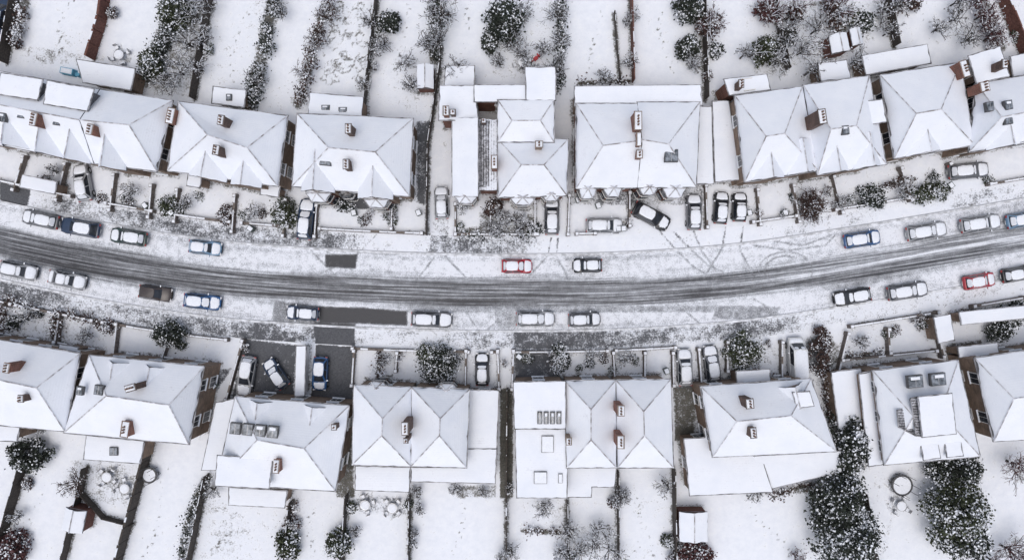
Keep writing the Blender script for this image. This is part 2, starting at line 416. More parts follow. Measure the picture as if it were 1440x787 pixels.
def evergreen(name,px,py,rx,ry=None,h=4,leaf='leaf',snow=.35,ang=0,dens=1.0,size=.26):
    ry=ry or rx; x,y=W(px,py,h*.55); rx/=S; ry/=S; k=(H-h*.6)/H; rx*=k; ry*=k
    q=Q4(); o=np.array([x,y,0.05]); snow=snow*.7
    q.segs([o],[o+[0,0,h*.8]],.05+.03*h,.03,0)
    nl=14; t=RS.rand(nl)*6.28; zz=h*(.25+.5*RS.rand(nl)); A=np.stack([x+0*t,y+0*t,zz],1); f=.75*(1-.3*zz/h)
    B=A+np.stack([rx*f*np.cos(t),ry*f*np.sin(t),.12*h*np.ones(nl)],1); q.segs(A,B,.04,.015,0)
    nc=int(max(12,min(150,16+rx*ry*9)))
    th=RS.rand(nc)*6.28; u=RS.rand(nc)**.55; zc=h*(.28+.66*(1-u**1.6)*(.6+.4*RS.rand(nc)))
    cx=rx*u*np.cos(th)*(.8+.35*RS.rand(nc)); cy=ry*u*np.sin(th)*(.8+.35*RS.rand(nc))
    per=int(max(30,min(110,80*dens)))
    cr=.16*min(rx,ry)+.18
    C=np.repeat(np.stack([x+cx,y+cy,zc],1),per,0)+RS.normal(size=(nc*per,3))*np.array([cr,cr,cr*.8])*.7
    cs=np.repeat(np.clip(snow+RS.normal(size=nc)*.2,0,.85),per)
    rel=(C[:,2]-np.repeat(zc,per))/cr; pr=np.clip(cs+.25*rel*(cs>.05),0,.85); isn=RS.rand(len(C))<pr
    C[:,2]=np.maximum(C[:,2],.1)
    q.leaves(C[~isn],size*1.1,1,asp=.75); q.leaves(C[isn]+[0,0,.03],size*.85,2,flat=.6,asp=.8)
    ob=q.obj(name,['twig',leaf,'snow'],tuple(o)); 
    DIRT_SHADE.append(('c',px,py,max(rx,ry)*S*.85,.5,0)); return ob
def bare(name,px,py,r,h=4,leaf='twig',snow=.35,n0=8,fine=1.0):
    x,y=W(px,py,h*.55); r=r/S; q=Q4(); o=np.array([x,y,0.05]); snow*=.7
    q.segs([o],[o+[0,0,h*.45]],.06+.02*h,.04+.012*h,0)
    A=[];B=[];R=[]
    cur=[]
    for i in range(n0):
        t=6.28*(i+RS.rand())/n0; st=o+[0,0,h*(.15+.3*RS.rand())]; e=o+np.array([math.cos(t)*r*(.35+.25*RS.rand()),math.sin(t)*r*(.35+.25*RS.rand()),h*(.55+.25*RS.rand())]); cur.append((st,e,.045+.008*h))
    for lv in range(4):
        nxt=[]
        for a,b,rad in cur:
            A.append(a);B.append(b);R.append(rad)
            if lv==3: continue
            nb=3; L=np.linalg.norm(b-a)
            for k in range(nb):
                tt=.35+.65*RS.rand(); s=a+(b-a)*tt; d=(b-a)/max(L,.01)+RS.normal(size=3)*.6; d[2]=d[2]*.6+.15; d/=np.linalg.norm(d)
                nxt.append((s,s+d*L*(.45+.3*RS.rand()),rad*.62))
        cur=nxt
    A=np.array(A);B=np.array(B);R=np.array(R); B[:,2]=np.maximum(B[:,2],.1)
    R=np.maximum(R,.02); q.segs(A,B,R,R*.6,1)
    isn=RS.rand(len(A))<snow; q.segs(A[isn]+np.array([0,0,1])*R[isn][:,None]*1.1,B[isn]+[0,0,.025],R[isn]*1.0,R[isn]*.8,2)
    k=RS.randint(0,len(B),size=len(B)//2); C=B[k]+RS.normal(size=(len(k),3))*.08; C[:,2]=np.maximum(C[:,2],.12); j=RS.rand(len(k))<.3+snow*.5
    q.leaves(C[~j],.15,1); q.leaves(C[j],.15,2,flat=.5,asp=.8)
    q.obj(name,['twig',leaf,'snow'],tuple(o)); DIRT_SHADE.append(('c',px,py,r*S*.9,.28,0))
def hedge(name,pts,wpx,h=1.8,leaf='leaf',snow=.4,dens=1.0,size=.23,rag=.35,dirt=.55):
    P=[np.array(W(p[0],p[1],h*.5)) for p in pts]; q=Q4(); w=wpx/S; snow*=.68; ph=RS.rand()*9
    for a,b in zip(P[:-1],P[1:]):
        L=np.linalg.norm(b-a); nc=int(L/.36)+1; d=(b-a)/L; s=np.array([-d[1],d[0]])
        for i in range(nc):
            ww=w*(.75+.35*math.sin(i*.55+ph)+.2*math.sin(i*1.7+ph))
            if math.sin(i*.31+ph*2)>.93: continue
            for k in range(max(1,int(w/.5))):
                c=a+d*(L*(i+RS.rand())/nc)+s*(RS.rand()-.5)*ww*(.95)
                if RS.rand()<rag*.45: continue
                hh=h*(1-rag*RS.rand()); cr=.22+.2*RS.rand(); per=int(36*dens)
                sn=np.clip(snow+RS.normal()*.25,0,.9)
                pts_=np.stack([c[0]+RS.normal(size=per)*cr,c[1]+RS.normal(size=per)*cr,.1+hh*RS.rand(per)**.6],1)
                isn=RS.rand(per)<sn*(.3+pts_[:,2]/h); q.leaves(pts_[~isn],size,0,asp=.7); q.leaves(pts_[isn]+[0,0,.04],size*.9,1,flat=.6,asp=.8)
        n=max(2,int(L/.8)); t=RS.rand(n)[:,None]; A=np.concatenate([a+(b-a)*t,np.full((n,1),.05)],1); q.segs(A,A+np.concatenate([RS.normal(size=(n,2))*.15,np.full((n,1),h*.8)],1),.03,.01,2)
    q.obj(name,[leaf,'snow','twig'],(P[0][0],P[0][1],.05)); DIRT_SHADE.append(('l',pts,wpx*.6,dirt,0))
def fence(pts,h=1.7,mat='wood',t=.08,name='garden_fence',snowcap=True,dirt=.5,veg=.09):
    m=M(); P=[Vector(W(*p)) for p in pts]
    for a,b in zip(P[:-1],P[1:]):
        L=(b-a).length; n=max(1,int(round(L/1.9))); d=(b-a)/L; ang=math.atan2(d.y,d.x)
        for i in range(n):
            c=a+d*L*(i+.5)/n; hh=h*(1+.05*random.uniform(-1,1))
            aj=ang+random.uniform(-.015,.015)
            m.box((c.x,c.y,hh/2+.08),(L/n-.11,t,hh),aj,mat)
            if snowcap and random.random()<.45: m.box((c.x,c.y,hh+.115),(L/n*random.uniform(.3,.8),t*.9,.06),aj,'snow',.9)
            e=a+d*L*i/n; m.box((e.x,e.y,h/2+.12),(.1,.1,h+.12),ang,mat)
            m.box((e.x,e.y,h+.205),(.085,.085,.05),ang,'snow',.8)
    m.obj(name); DIRT_SHADE.append(('l',pts,4.5,dirt,0))
    for a,b in zip(pts[:-1],pts[1:]):
        L=math.hypot(b[0]-a[0],b[1]-a[1])
        k=int(L/S*veg*2.2)
        for i in range(k):
            tt=random.random(); sd=random.choice((-1,1)); r=random.uniform(5,12); nx,ny=-(b[1]-a[1])/L,(b[0]-a[0])/L
            px=a[0]+(b[0]-a[0])*tt+nx*sd*r*.7; py=a[1]+(b[1]-a[1])*tt+ny*sd*r*.7
            if py<-25 or py>812 or px<-20 or px>1460 or 150<py<640 : continue
            if random.random()<.45: evergreen('evergreen_shrub',px,py,r*.65,r*.7,random.uniform(.9,1.8),random.choice(('leaf','leafg','leafb')),.5,size=.19)
            else: bare('bare_shrub',px,py,r*1.15,random.uniform(1.2,2.2),random.choice(('twig','twig','leafb')),.5,6)
def gwall(pts,h=.8,t=.26,mat='gwall',name='garden_wall'):
    m=M(); P=[Vector(W(*p)) for p in pts]
    for a,b in zip(P[:-1],P[1:]):
        L=(b-a).length
        if L<.3: continue
        d=(b-a)/L; ang=math.atan2(d.y,d.x); c=(a+b)/2
        m.box((c.x,c.y,h/2+.03),(L,t,h),ang,mat)
        n=max(1,int(L/.8)); 
        for i in range(n):
            if random.random()<.2: continue
            e=a+d*L*(i+.5)/n; m.box((e.x,e.y,h+.065),(L/n*.99,t*random.uniform(.6,.9),random.uniform(.05,.09)),ang,'snow',.88)
    for e,dd in ((P[0],1),(P[-1],1)):
        m.box((e.x,e.y,h/2+.13),(.42,.42,h+.2),ang,mat); m.box((e.x,e.y,h+.27),(.36,.36,.09),ang,'snow',.8)
    m.obj(name); DIRT_SHADE.append(('l',pts,4,.38,0))
# ------------------------------------------------ street curve
cxs=[-700,-300,0,150,300,450,580,720,900,1050,1200,1340,1440,1800,2200]; cys=[120,262,338,369,392,404,410,412,408,396,374,351,334,270,180]
def catmull(X,Y,xs):
    X=np.array(X,float);Y=np.array(Y,float); m=np.gradient(Y,X); i=np.clip(np.searchsorted(X,xs)-1,0,len(X)-2)
    h=X[i+1]-X[i]; t=(xs-X[i])/h; return (2*t**3-3*t**2+1)*Y[i]+(t**3-2*t**2+t)*h*m[i]+(-2*t**3+3*t**2)*Y[i+1]+(t**3-t**2)*h*m[i+1]
def cy_at(x): return catmull(cxs,cys,np.asarray(x,float))
def slope(x): return (cy_at(x+5)-cy_at(x-5))/10
def off(x,v):  # signed offset v from road centre line
    s=float(slope(x)); n=math.hypot(1,s); return (x-v*s/n,float(cy_at(x))+v/n)
def seg_dist(X,Y,a,b):
    dx,dy=b[0]-a[0],b[1]-a[1]; L=dx*dx+dy*dy+1e-9; t=np.clip(((X-a[0])*dx+(Y-a[1])*dy)/L,0,1); return np.hypot(X-a[0]-t*dx,Y-a[1]-t*dy)
def in_poly(X,Y,poly):
    c=np.zeros(X.shape,bool); n=len(poly)
    for i in range(n):
        x1,y1=poly[i];x2,y2=poly[(i+1)%n]
        if y1==y2: continue
        k=((y1>Y)!=(y2>Y))&(X<(x2-x1)*(Y-y1)/(y2-y1)+x1); c^=k
    return c
def edge_soft(X,Y,poly,r=5.0):
    n=len(poly); d=np.min([seg_dist(X,Y,poly[i],poly[(i+1)%n]) for i in range(n)],axis=0)
    return np.clip(.45+d/r,0,1)
def paint(X,Y,D,Hd,prims):
    for p in prims:
        if p[0]=='c': _,x,y,r,v,h=p; bb=(x-r*1.3,x+r*1.3,y-r*1.3,y+r*1.3)
        elif p[0]=='l': _,pts,r,v,h=p; bb=(min(q[0] for q in pts)-r*2,max(q[0] for q in pts)+r*2,min(q[1] for q in pts)-r*2,max(q[1] for q in pts)+r*2)
        else: _,pts,v,h=p; bb=(min(q[0] for q in pts),max(q[0] for q in pts),min(q[1] for q in pts),max(q[1] for q in pts))
        k=np.where((X>=bb[0])&(X<=bb[1])&(Y>=bb[2])&(Y<=bb[3]))[0]
        if len(k)==0: continue
        x_,y_=X[k],Y[k]
        if p[0]=='c': w=np.clip((1.3-np.hypot(x_-x,y_-y)/r)/.5,0,1)
        elif p[0]=='l':
            d=np.min([seg_dist(x_,y_,a,b) for a,b in zip(pts[:-1],pts[1:])],axis=0); w=np.clip((1.5-d/r),0,1)
        else: w=in_poly(x_,y_,pts).astype(float)*edge_soft(x_,y_,pts)
        D[k]=np.maximum(D[k],v*w)
        if h: Hd[k]=np.maximum(Hd[k],h*(w>.3))
def attr(me,name,vals):
    a=me.attributes.new(name,'FLOAT','POINT'); a.data.foreach_set('value',np.asarray(vals,dtype=np.float32))
def grid_mesh(name,V,nu,nv,mat,uv=None,smooth=True):
    idx=np.arange(nu*nv).reshape(nu,nv); Q=np.stack([idx[:-1,:-1],idx[1:,:-1],idx[1:,1:],idx[:-1,1:]],-1).reshape(-1,4)
    me=bpy.data.meshes.new(name); me.vertices.add(len(V)); me.vertices.foreach_set('co',V.ravel())
    me.loops.add(Q.size); me.loops.foreach_set('vertex_index',Q.ravel().astype(np.int32))
    me.polygons.add(len(Q)); me.polygons.foreach_set('loop_start',np.arange(0,Q.size,4,dtype=np.int32))
    if uv is not None:
        ul=me.uv_layers.new(name='UVMap'); ul.data.foreach_set('uv',uv[Q.ravel()].ravel().astype(np.float32))
    me.materials.append(MT[mat]); me.update(calc_edges=True)
    if smooth: me.polygons.foreach_set('use_smooth',np.ones(len(Q),bool))
    ob=bpy.data.objects.new(name,me); COL.objects.link(ob)
    return ob
def ribbon(name,v0,v1,dv,z,mat,fn,x0=-700,x1=2200,dx=1.6):
    xs=np.concatenate([np.arange(x0,-60,12),np.arange(-60,1500,dx),np.arange(1500,x1+1,12)]); vs=np.arange(v0,v1+.01,dv)
    c=cy_at(xs); s=np.gradient(c,xs); n=np.hypot(1,s); u=np.concatenate([[0],np.cumsum(np.hypot(np.diff(xs),np.diff(c)))])/S
    X=xs[:,None]-vs[None]*(s/n)[:,None]; Y=c[:,None]+vs[None]/n[:,None]
    Z=np.full(X.shape,z); V=np.stack([(X-CX)/S,(CY-Y)/S,Z],-1).reshape(-1,3)
    U=np.repeat(u,len(vs)); VV=np.tile(vs,len(xs))/S
    idx=V.reshape(len(xs),len(vs),3)[:,::-1].reshape(-1,3)
    uv=np.stack([U,VV],1).reshape(len(xs),len(vs),2)[:,::-1].reshape(-1,2)
    Xr=X[:,::-1].ravel();Yr=Y[:,::-1].ravel();vr=np.tile(vs[::-1],len(xs))
    ob=grid_mesh(name,idx,len(xs),len(vs),mat,uv)
    D,Hd=fn(Xr,Yr,vr); attr(ob.data,'dirt',D); attr(ob.data,'hard',Hd); return ob
# =============================================================== HOUSES
def house(name,px,py): 
    x,y=W(px,py); return empty(name,(x,y,0))
EZ=5.2
h=house('terraced_house',40,165)
part(h,[(-70,88),(140,126),(132,230),(-70,190)],EZ,'ridge',8.2)
for b,f in (((30,158),(24,208)),((78,168),(70,219)),((-15,150),(-20,200))): crossg(h,b,f,40,zr=7.6)
part(h,[(2,103),(60,112),(53,141),(-3,132)],7.6,wall='slate',z0=5,win=False); part(h,[(67,114),(132,126),(123,156),(62,146)],7.6,wall='slate',z0=5,win=False)
chimney(h,48,168,9.2,ang=-.2,l=1.5,pots=4,mat='brick'); chimney(h,-20,150,9.2,ang=-.2)
for s in ((4,165),(30,160),(80,170)): skylight(h,*s,7.7,.6,.8,-.15)
h=house('terraced_house',185,185)
part(h,[(141,126),(243,142),(221,241),(133,230)],EZ,'ridge',8.2,None,(182,176))
for b,f in (((118,178),(108,227)),((165,186),(158,238))): crossg(h,b,f,40,zr=7.4)
chimney(h,127,182,9.2,ang=-.2,l=1.2,mat='brick'); chimney(h,240,163,6.6,.9,1.9,-.2,zb=0.1,pots=4,mat='brick')
part(h,[(108,84),(190,97),(184,127),(117,116)],2.9)
h=house('sandstone_villa',320,200)
part(h,[(251,143),(405,163),(391,262),(236,240)],EZ,'ridge',8.2,(292,190),(348,208))
crossg(h,(300,212),(292,252),54,zr=7.0); crossg(h,(352,215),(346,262),44,zr=6.8)
chimney(h,311,169,9,ang=-.15); chimney(h,304,211,9.3,ang=-.15)
part(h,[(300,122),(346,128),(343,151),(298,145)],2.8); skylight(h,322,137,3.0,.5,.6)
part(h,[(368,258),(394,262),(391,277),(366,273)],2.8,win=False)
part(h,[(265,245),(283,248),(281,264),(263,261)],3,win=False)
h=house('sandstone_villa',497,215)
part(h,[(418,160),(581,167),(576,276),(411,262)],EZ,'ridge',8.2,(462,208),(528,214))
part(h,[(436,131,3.4),(511,137,3.4),(508,166,3.9),(433,160,3.9)],3.2,'mono'); skylight(h,458,152,3.8,.8,.5); skylight(h,482,155,3.8,.8,.5)
chimney(h,490,181,9.2); chimney(h,487,231,9.0); skylight(h,458,226,7.2,1.1,.9,-.1)
crossg(h,(450,215),(447,270),48,zr=7.2); crossg(h,(530,222),(528,280),50,zr=7.2)
bay(h,448,272,34,12); bay(h,530,281,34,11); bay(h,490,274,20,6,3.0)
h=house('brick_house',708,200)
part(h,[(627,93),(667,93),(667,123),(625,123)],3.2)
part(h,[(619,121),(668,121),(672,169),(617,169)],5.2,wall='brick')
part(h,[(636,166,5.0),(672,166,6.2),(672,276,6.2),(636,276,5.0)],5,'mono',wall='brick')
part(h,[(671,168,4.9),(701,168,5.1),(701,268,5.1),(671,268,4.9)],5,'mono',snow='roofthin',wall='brick',win=False)
part(h,[(673,171,5.02),(688,171,5.06),(688,262,5.06),(673,262,5.02)],5,'mono',snow='roofbare',wall='slate',win=False,z0=4.5)
part(h,[(667,120),(741,120),(741,143),(667,143)],5.4,wall='brick')
part(h,[(739,95),(781,95),(781,141),(740,141)],5.6,wall='brick')
part(h,[(700,141),(779,141),(779,200),(700,200)],5.6,'ridge',6.5,(720,170),(760,170),wall='brick')
part(h,[(700,196),(799,196),(797,275),(700,278)],5.2,'ridge',7.4,(733,232),(765,232),wall='brick')
bay(h,655,277,30,9); bay(h,735,279,34,9); bay(h,775,274,26,8)
chimney(h,627,156,7.2,.7,1.1,mat='brick'); chimney(h,637,158,7.0,.6,.6,pots=1); chimney(h,695,228,8,.7,1.6,mat='brick'); chimney(h,758,203,8.2,.9,.7,pots=2,mat='stone'); chimney(h,680,170,7,.5,.5,pots=1)
h=house('brick_house',897,195)
part(h,[(808,122),(985,120),(987,148),(808,149)],5.0,wall='stone')
part(h,[(810,146),(896,146),(896,264),(810,265)],EZ,'ridge',8.0,(848,205),None,wall='brick')
part(h,[(896,144),(984,144),(979,263),(896,264)],EZ,'ridge',8.0,None,(940,203),wall='brick')
chimney(h,897,170,9.2,.9,2.2,pots=4,mat='brick'); chimney(h,898,196,9.0,.5,1.6,pots=0,mat='brick'); chimney(h,899,217,8.6,.7,.9,pots=2,mat='brick')
skylight(h,944,219,7.4,1.3,1.2)
bay(h,826,265,26,14); bay(h,862,265,26,12); bay(h,912,264,26,10); bay(h,948,265,32,13)
part(h,[(978,150),(1000,150),(1003,258),(979,259)],2.8,wall='stone',win=False)
h=house('flat_roof_garage',1020,200)
part(h,[(1002,143),(1024,142),(1041,252),(1006,256)],2.8,wall='cream',win=False)
h=house('sandstone_villa',1090,190)
part(h,[(1033,135),(1128,122),(1150,240),(1047,256)],EZ,'ridge',8.0,(1077,192),(1103,188))
part(h,[(1018,112),(1078,105),(1083,126),(1026,134)],4.6,wall='brick'); chimney(h,1042,118,6.6,.6,.9,zb=3)
crossg(h,(1075,205),(1080,252),46,zr=6.9); crossg(h,(1120,198),(1127,244),40,zr=6.9)
h=house('sandstone_villa',1185,180)
part(h,[(1129,120),(1222,107),(1246,231),(1149,246)],EZ,'ridge',8.0,(1168,182),(1204,177))
crossg(h,(1165,198),(1172,243),44,zr=6.9); crossg(h,(1212,190),(1219,236),40,zr=6.9)
chimney(h,1156,164,9.3,.9,1.7,.15,pots=4); skylight(h,1189,183,8,.6,.8,.1)
part(h,[(1206,145),(1240,140),(1246,171),(1212,177)],6.0); part(h,[(1150,90),(1190,85),(1196,110),(1155,114)],3)
h=house('sandstone_villa',1300,155)
part(h,[(1237,106),(1350,88),(1370,204),(1257,223)],EZ,'ridge',8.0,(1288,160),(1323,154))
crossg(h,(1290,175),(1298,216),50,zr=6.8)
part(h,[(1212,79),(1303,63),(1309,89),(1218,105)],3)
h=house('sandstone_villa',1440,140)
part(h,[(1372,118),(1530,93),(1545,185),(1362,214)],EZ,'ridge',8.0,(1408,165),(1500,147))
part(h,[(1362,79),(1406,66),(1419,107),(1373,117)],5.4); part(h,[(1420,80),(1470,70),(1478,100),(1425,108)],3)
crossg(h,(1400,165),(1408,208),44,zr=7.2); crossg(h,(1445,160),(1454,196),44,zr=7.2)
chimney(h,1356,97,7.6,.8,2.0,.3,pots=3,zb=3,mat='brick'); chimney(h,1384,122,8,1.1,1.1,.2,pots=4,mat='brick'); chimney(h,1412,90,7.6,.6,1.0,pots=2)
skylight(h,1418,148,7.6,.7,.9,.15); skylight(h,1418,168,7.8,.7,.9,.15); skylight(h,1392,150,7.2,.7,.9,.15)
h=house('sandstone_villa',40,540)
part(h,[(-60,468),(113,497),(92,606),(-60,592)],EZ,'ridge',8.0,(-10,532),(52,545)); chimney(h,10,517,9.2,ang=-.2,mat='brick'); part(h,[(-30,586),(29,594),(24,620),(-30,618)],4)
chimney(h,30,560,8.8,.6,.8,pots=2); part(h,[(84,484),(110,488),(108,499),(82,496)],3,win=False)
h=house('sandstone_villa',190,560)
part(h,[(126,499),(287,515),(266,624),(90,608)],EZ,'ridge',8.0,(150,556),(238,569)); chimney(h,184,545,9.4,.8,1.2,-1.3); chimney(h,176,603,7.6,.9,1.9,-.15,zb=3,mat='brick')
skylight(h,139,548,7.8,.8,.9,-.15); skylight(h,112,549,7.0,.6,.8,-.15); part(h,[(122,612),(203,620),(197,651),(118,645)],3.2); skylight(h,160,634,3.4,.8,.8)
crossg(h,(165,545),(170,508),34,zr=6.8)
crossg(h,(215,548),(221,514),34,zr=6.8)
h=house('sandstone_villa',395,620)
part(h,[(331,557),(491,570),(472,690),(304,680)],EZ,'ridge',8.0,(362,618),(428,630)); part(h,[(304,566),(333,560),(308,660),(284,660)],3,win=False)
part(h,[(306,640),(383,645),(378,686),(303,682)],6.9,wall='slate',z0=4,win=False)
for i in range(4): skylight(h,331+i*17.5,602+i*1.6,(6.9,7.5,7.75,7.75)[i],1.0,1.1,-.1)
chimney(h,389,655,8.2,.7,1.6,-.1,mat='brick'); chimney(h,470,600,7.5,.6,.6,pots=1); part(h,[(322,685),(404,690),(400,713),(322,709)],3)
crossg(h,(365,592),(368,563),36,zr=6.6); crossg(h,(440,600),(444,570),36,zr=6.6)
h=house('brick_house',580,600)
part(h,[(495,653),(498,541),(579,544),(578,655)],EZ,'ridge',7.8,(537,612),(538,588),wall='stone'); part(h,[(578,655),(579,544),(660,547),(656,657)],EZ,'ridge',7.8,(618,612),(619,588),wall='stone')
chimney(h,570,602,9.3,.8,1.5,0); chimney(h,571,619,8.6,.5,.5,pots=1)
part(h,[(660,548),(701,549),(698,631),(657,631)],3.2); part(h,[(500,655),(577,657),(575,691),(500,688)],3.4); part(h,[(578,657),(655,657),(657,631),(698,631),(696,679),(578,676)],3.3)
bay(h,530,543,28,6,4.8,up=True,wall='stone'); bay(h,628,546,28,6,4.8,up=True,wall='stone')
h=house('brick_house',835,615)
part(h,[(722,537),(795,536),(795,602),(724,602)],5.8,wall='stone'); part(h,[(725,603),(798,603),(797,699),(727,699)],5.0,wall='stone')
part(h,[(797,657),(794,535),(866,534),(867,657)],EZ,'ridge',7.6,(831,618),(831,575),wall='stone'); part(h,[(868,657),(866,534),(943,533),(947,657)],EZ,'ridge',7.6,(906,612),(905,578),wall='stone')
part(h,[(797,656),(866,657),(864,684),(832,684),(831,698),(797,698)],3.2)
for i in range(4): skylight(h,759+i*9,587,6.0,.38,1.2)
skylight(h,770,624,5.2,1.2,1.7,g='snow'); skylight(h,760,671,5.2,1.3,1.2,g='snow'); skylight(h,788,672,5.2,.35,.9,g='snow')
chimney(h,873,577,9,.8,1.2,mat='brick'); chimney(h,873,621,9,.8,1.5,mat='brick'); chimney(h,800,620,8.2,.6,.8,pots=2,mat='stone')
h=house('sandstone_villa',1070,610)
part(h,[(985,543),(1140,532),(1176,634),(1002,642)],EZ,'ridge',7.9,(1036,592),(1112,584)); part(h,[(962,617),(1060,610),(1086,691),(970,696)],3.3)
part(h,[(1060,641,3.4),(1182,634,3.4),(1183,662,2.9),(1086,686,2.9)],3,'mono',win=False); part(h,[(1035,522),(1082,519),(1083,538),(1037,541)],3)
chimney(h,1054,567,9.0,.9,1.1,.1); chimney(h,1059,608,8.8,.7,1.2,.1); crossg(h,(1115,570),(1108,540),44,zr=7.2)
part(h,[(1115,552),(1138,550),(1144,570),(1121,573)],7.1,wall='slate',z0=5,win=False)
h=house('sandstone_villa',1300,580)
part(h,[(1227,521),(1347,506),(1378,641),(1243,653)],EZ,'ridge',7.9,(1284,585),(1322,580),snow='roof')
part(h,[(1281,560),(1290,558),(1297,613),(1289,612)],7.9,snow='roofbare',wall='slate',z0=5,win=False)
part(h,[(1291,558),(1338,553),(1344,609),(1297,614)],8.4,wall='slate',z0=5,win=False); part(h,[(1262,577),(1275,573),(1286,611),(1264,600)],7.2,snow='roofbare',wall='slate',z0=5,win=False)
skylight(h,1287,536,7.0,1.5,1.2,.1); skylight(h,1319,533,7.0,1.5,1.2,.1)
part(h,[(1169,523),(1210,518),(1222,601),(1180,604)],3,win=False); part(h,[(1208,525),(1225,522),(1242,652),(1222,655)],4.2,win=False)
part(h,[(1295,625),(1318,622),(1322,643),(1299,646)],6.2,win=False); part(h,[(1328,620),(1350,618),(1354,640),(1332,642)],6.2,win=False)
h=house('sandstone_villa',1450,550)
part(h,[(1370,503),(1520,482),(1540,612),(1397,620)],EZ,'ridge',7.9,(1425,560),(1480,552)); part(h,[(1347,488),(1402,482),(1404,497),(1349,502)],2.7,win=False)
h=house('flat_roof_garage',1400,442)
part(h,[(1349,439),(1460,428),(1462,445),(1352,456)],2.6,win=False)
h=house('flat_roof_garage',1330,462)
part(h,[(1313,446),(1336,442),(1342,478),(1320,482)],2.6,win=False)
h=house('flat_roof_garage',60,262)
part(h,[(32,246),(80,256),(77,273),(28,263)],2.5,win=False)
h=house('flat_roof_garage',422,520)
part(h,[(417,486),(430,486),(428,556),(415,556)],2.3,win=False,wall='white')
for (cx,cy,a) in ((-160,140,.22),(-330,95,.25),(1640,95,-.2),(1810,55,-.22),(-180,500,.2),(-370,455,.25),(1640,510,-.17),(1830,470,-.2)):
    ca,sa=math.cos(a),math.sin(a)
    q=[(cx+x*ca-y*sa,cy+x*sa+y*ca) for x,y in ((-72,-52),(72,-52),(72,52),(-72,52),(-30,0),(30,0))]
    h=house('sandstone_villa',cx,cy); part(h,q[:4],EZ,'ridge',8,q[4],q[5]); chimney(h,cx,cy,9.2)
def shed(px,py,w,l,ang,hh=2.2,wall='redwood'):
    h=house('garden_shed',px,py); ca,sa=math.cos(ang),math.sin(ang)
    q=[(px+x*ca-y*sa,py+x*sa+y*ca) for x,y in ((-w/2,l/2),(-w/2,-l/2),(w/2,-l/2),(w/2,l/2))]
    part(h,q,hh,'ridge',hh+.45,None,None,wall=wall,over=.1,win=False,gut=False)
for s in ((1180,61,26,27,-.2),(1204,52,15,24,-.2),(104,731,30,32,.2),(975,740,40,42,0),(598,108,24,34,0,2.0),(330,136,20,14,.1)): shed(*s)
# =============================================================== GARDENS (top)
fence([(45,-90),(12,92)]); hedge('hedge',[(38,0),(18,60)],12,1.6,'leafb',.4)
fence([(168,-90),(150,30),(133,86)],1.8,'redwood',.25)
hedge('hedge',[(268,-80),(250,10),(228,60),(203,112)],24,2.4,'leaf',.35,1.2)
evergreen('evergreen_shrub',243,14,20,20,3.5,'leafg',.2); evergreen('evergreen_shrub',212,88,15,19,2.6,'leafg',.25)
for p in ((272,20,24),(262,60,22),(250,100,22),(285,50,18),(235,118,18),(278,95,16),(290,5,16)): bare('bare_shrub',*p,3.0,snow=.5)
fence([(325,-90),(300,0),(275,142)],1.7)
hedge('hedge',[(402,-80),(383,10),(371,70),(352,148)],18,2.2,'leaf',.45,1.1)
for p in ((392,15,16),(362,110,14)): bare('bare_shrub',*p,2.6)
hedge('hedge',[(480,-80),(460,5),(440,75),(420,146)],15,2.2,'leafb',.5,1.0)
for p in ((462,20,16),(446,60,14),(430,105,14)): bare('bare_shrub',*p,2.8,leaf='leafb')
fence([(552,-90),(532,0),(514,152)],1.7); evergreen('evergreen_shrub',547,31,13,13,2.5,snow=.2)
for p in ((520,30,12),(526,70,13),(512,120,11),(540,60,12),(572,88,14),(578,120,13)): bare('bare_shrub',*p,2.4)
hedge('hedge',[(616,-80),(614,20),(610,85)],14,2.4,'leaf',.5,1.0); fence([(624,-90),(620,90),(603,205),(601,332)],1.5)
for p in ((615,20,18),(612,60,16),(640,100,10),(600,60,12)): bare('bare_tree',*p,4.0)
evergreen('evergreen_tree',708,25,25,26,5,'leaf',.22); evergreen('evergreen_shrub',690,60,11,13,2,snow=.2)
for p in ((735,20,16),(722,60,14),(745,95,13),(765,70,11),(700,85,10),(735,75,10),(770,110,10)): bare('bare_shrub',*p,2.4)
hedge('hedge',[(792,-80),(789,10),(785,125)],13,2.0,'leaf',.55,1.0)
for p in ((785,20,16),(788,60,14),(782,100,13)): bare('bare_tree',*p,3.2)
fence([(885,-90),(886,0),(889,118)],1.7,'redwood',.12,veg=.05); fence([(863,20),(866,60)],1.0,veg=0); fence([(866,60),(872,118)],.8,veg=0)
for p in ((850,108,11),(882,30,8),(884,90,10)): bare('bare_shrub',*p,2.0)
hedge('hedge',[(815,118),(885,114)],6,1.0,'leafb',.5,.7)
fence([(986,-90),(987,0),(991,142)],1.7)
evergreen('evergreen_tree',970,8,18,18,3.4,snow=.2); evergreen('evergreen_shrub',1001,34,15,16,3.0,'leafb',.15); bare('bare_tree',1001,34,20,3.6,'leafr'); evergreen('evergreen_shrub',968,64,14,15,2.5,snow=.25); bare('bare_shrub',975,92,12,2.2); evergreen('evergreen_shrub',1008,70,8,8,1.6,snow=.6)
fence([(1078,-90),(1084,0),(1104,102)],1.7) 
for p in ((1085,20,22,'leafr'),(1108,38,20,'twig'),(1130,70,18,'twig'),(1048,75,14,'twig'),(1120,12,16,'leafr'),(1140,100,13,'twig'),(1150,40,18,'twig'),(1095,85,14,'twig'),(1205,85,9,'twig')): bare('bare_tree',p[0],p[1],p[2],3.6,p[3],.5)
evergreen('evergreen_tree',1080,70,16,18,3,'leafg',.25); evergreen('evergreen_shrub',1110,55,12,12,2.4); evergreen('evergreen_shrub',1080,12,12,14,2.6,'leafr',.2); evergreen('evergreen_shrub',1120,20,9,9,2.2,'leafb',.3)
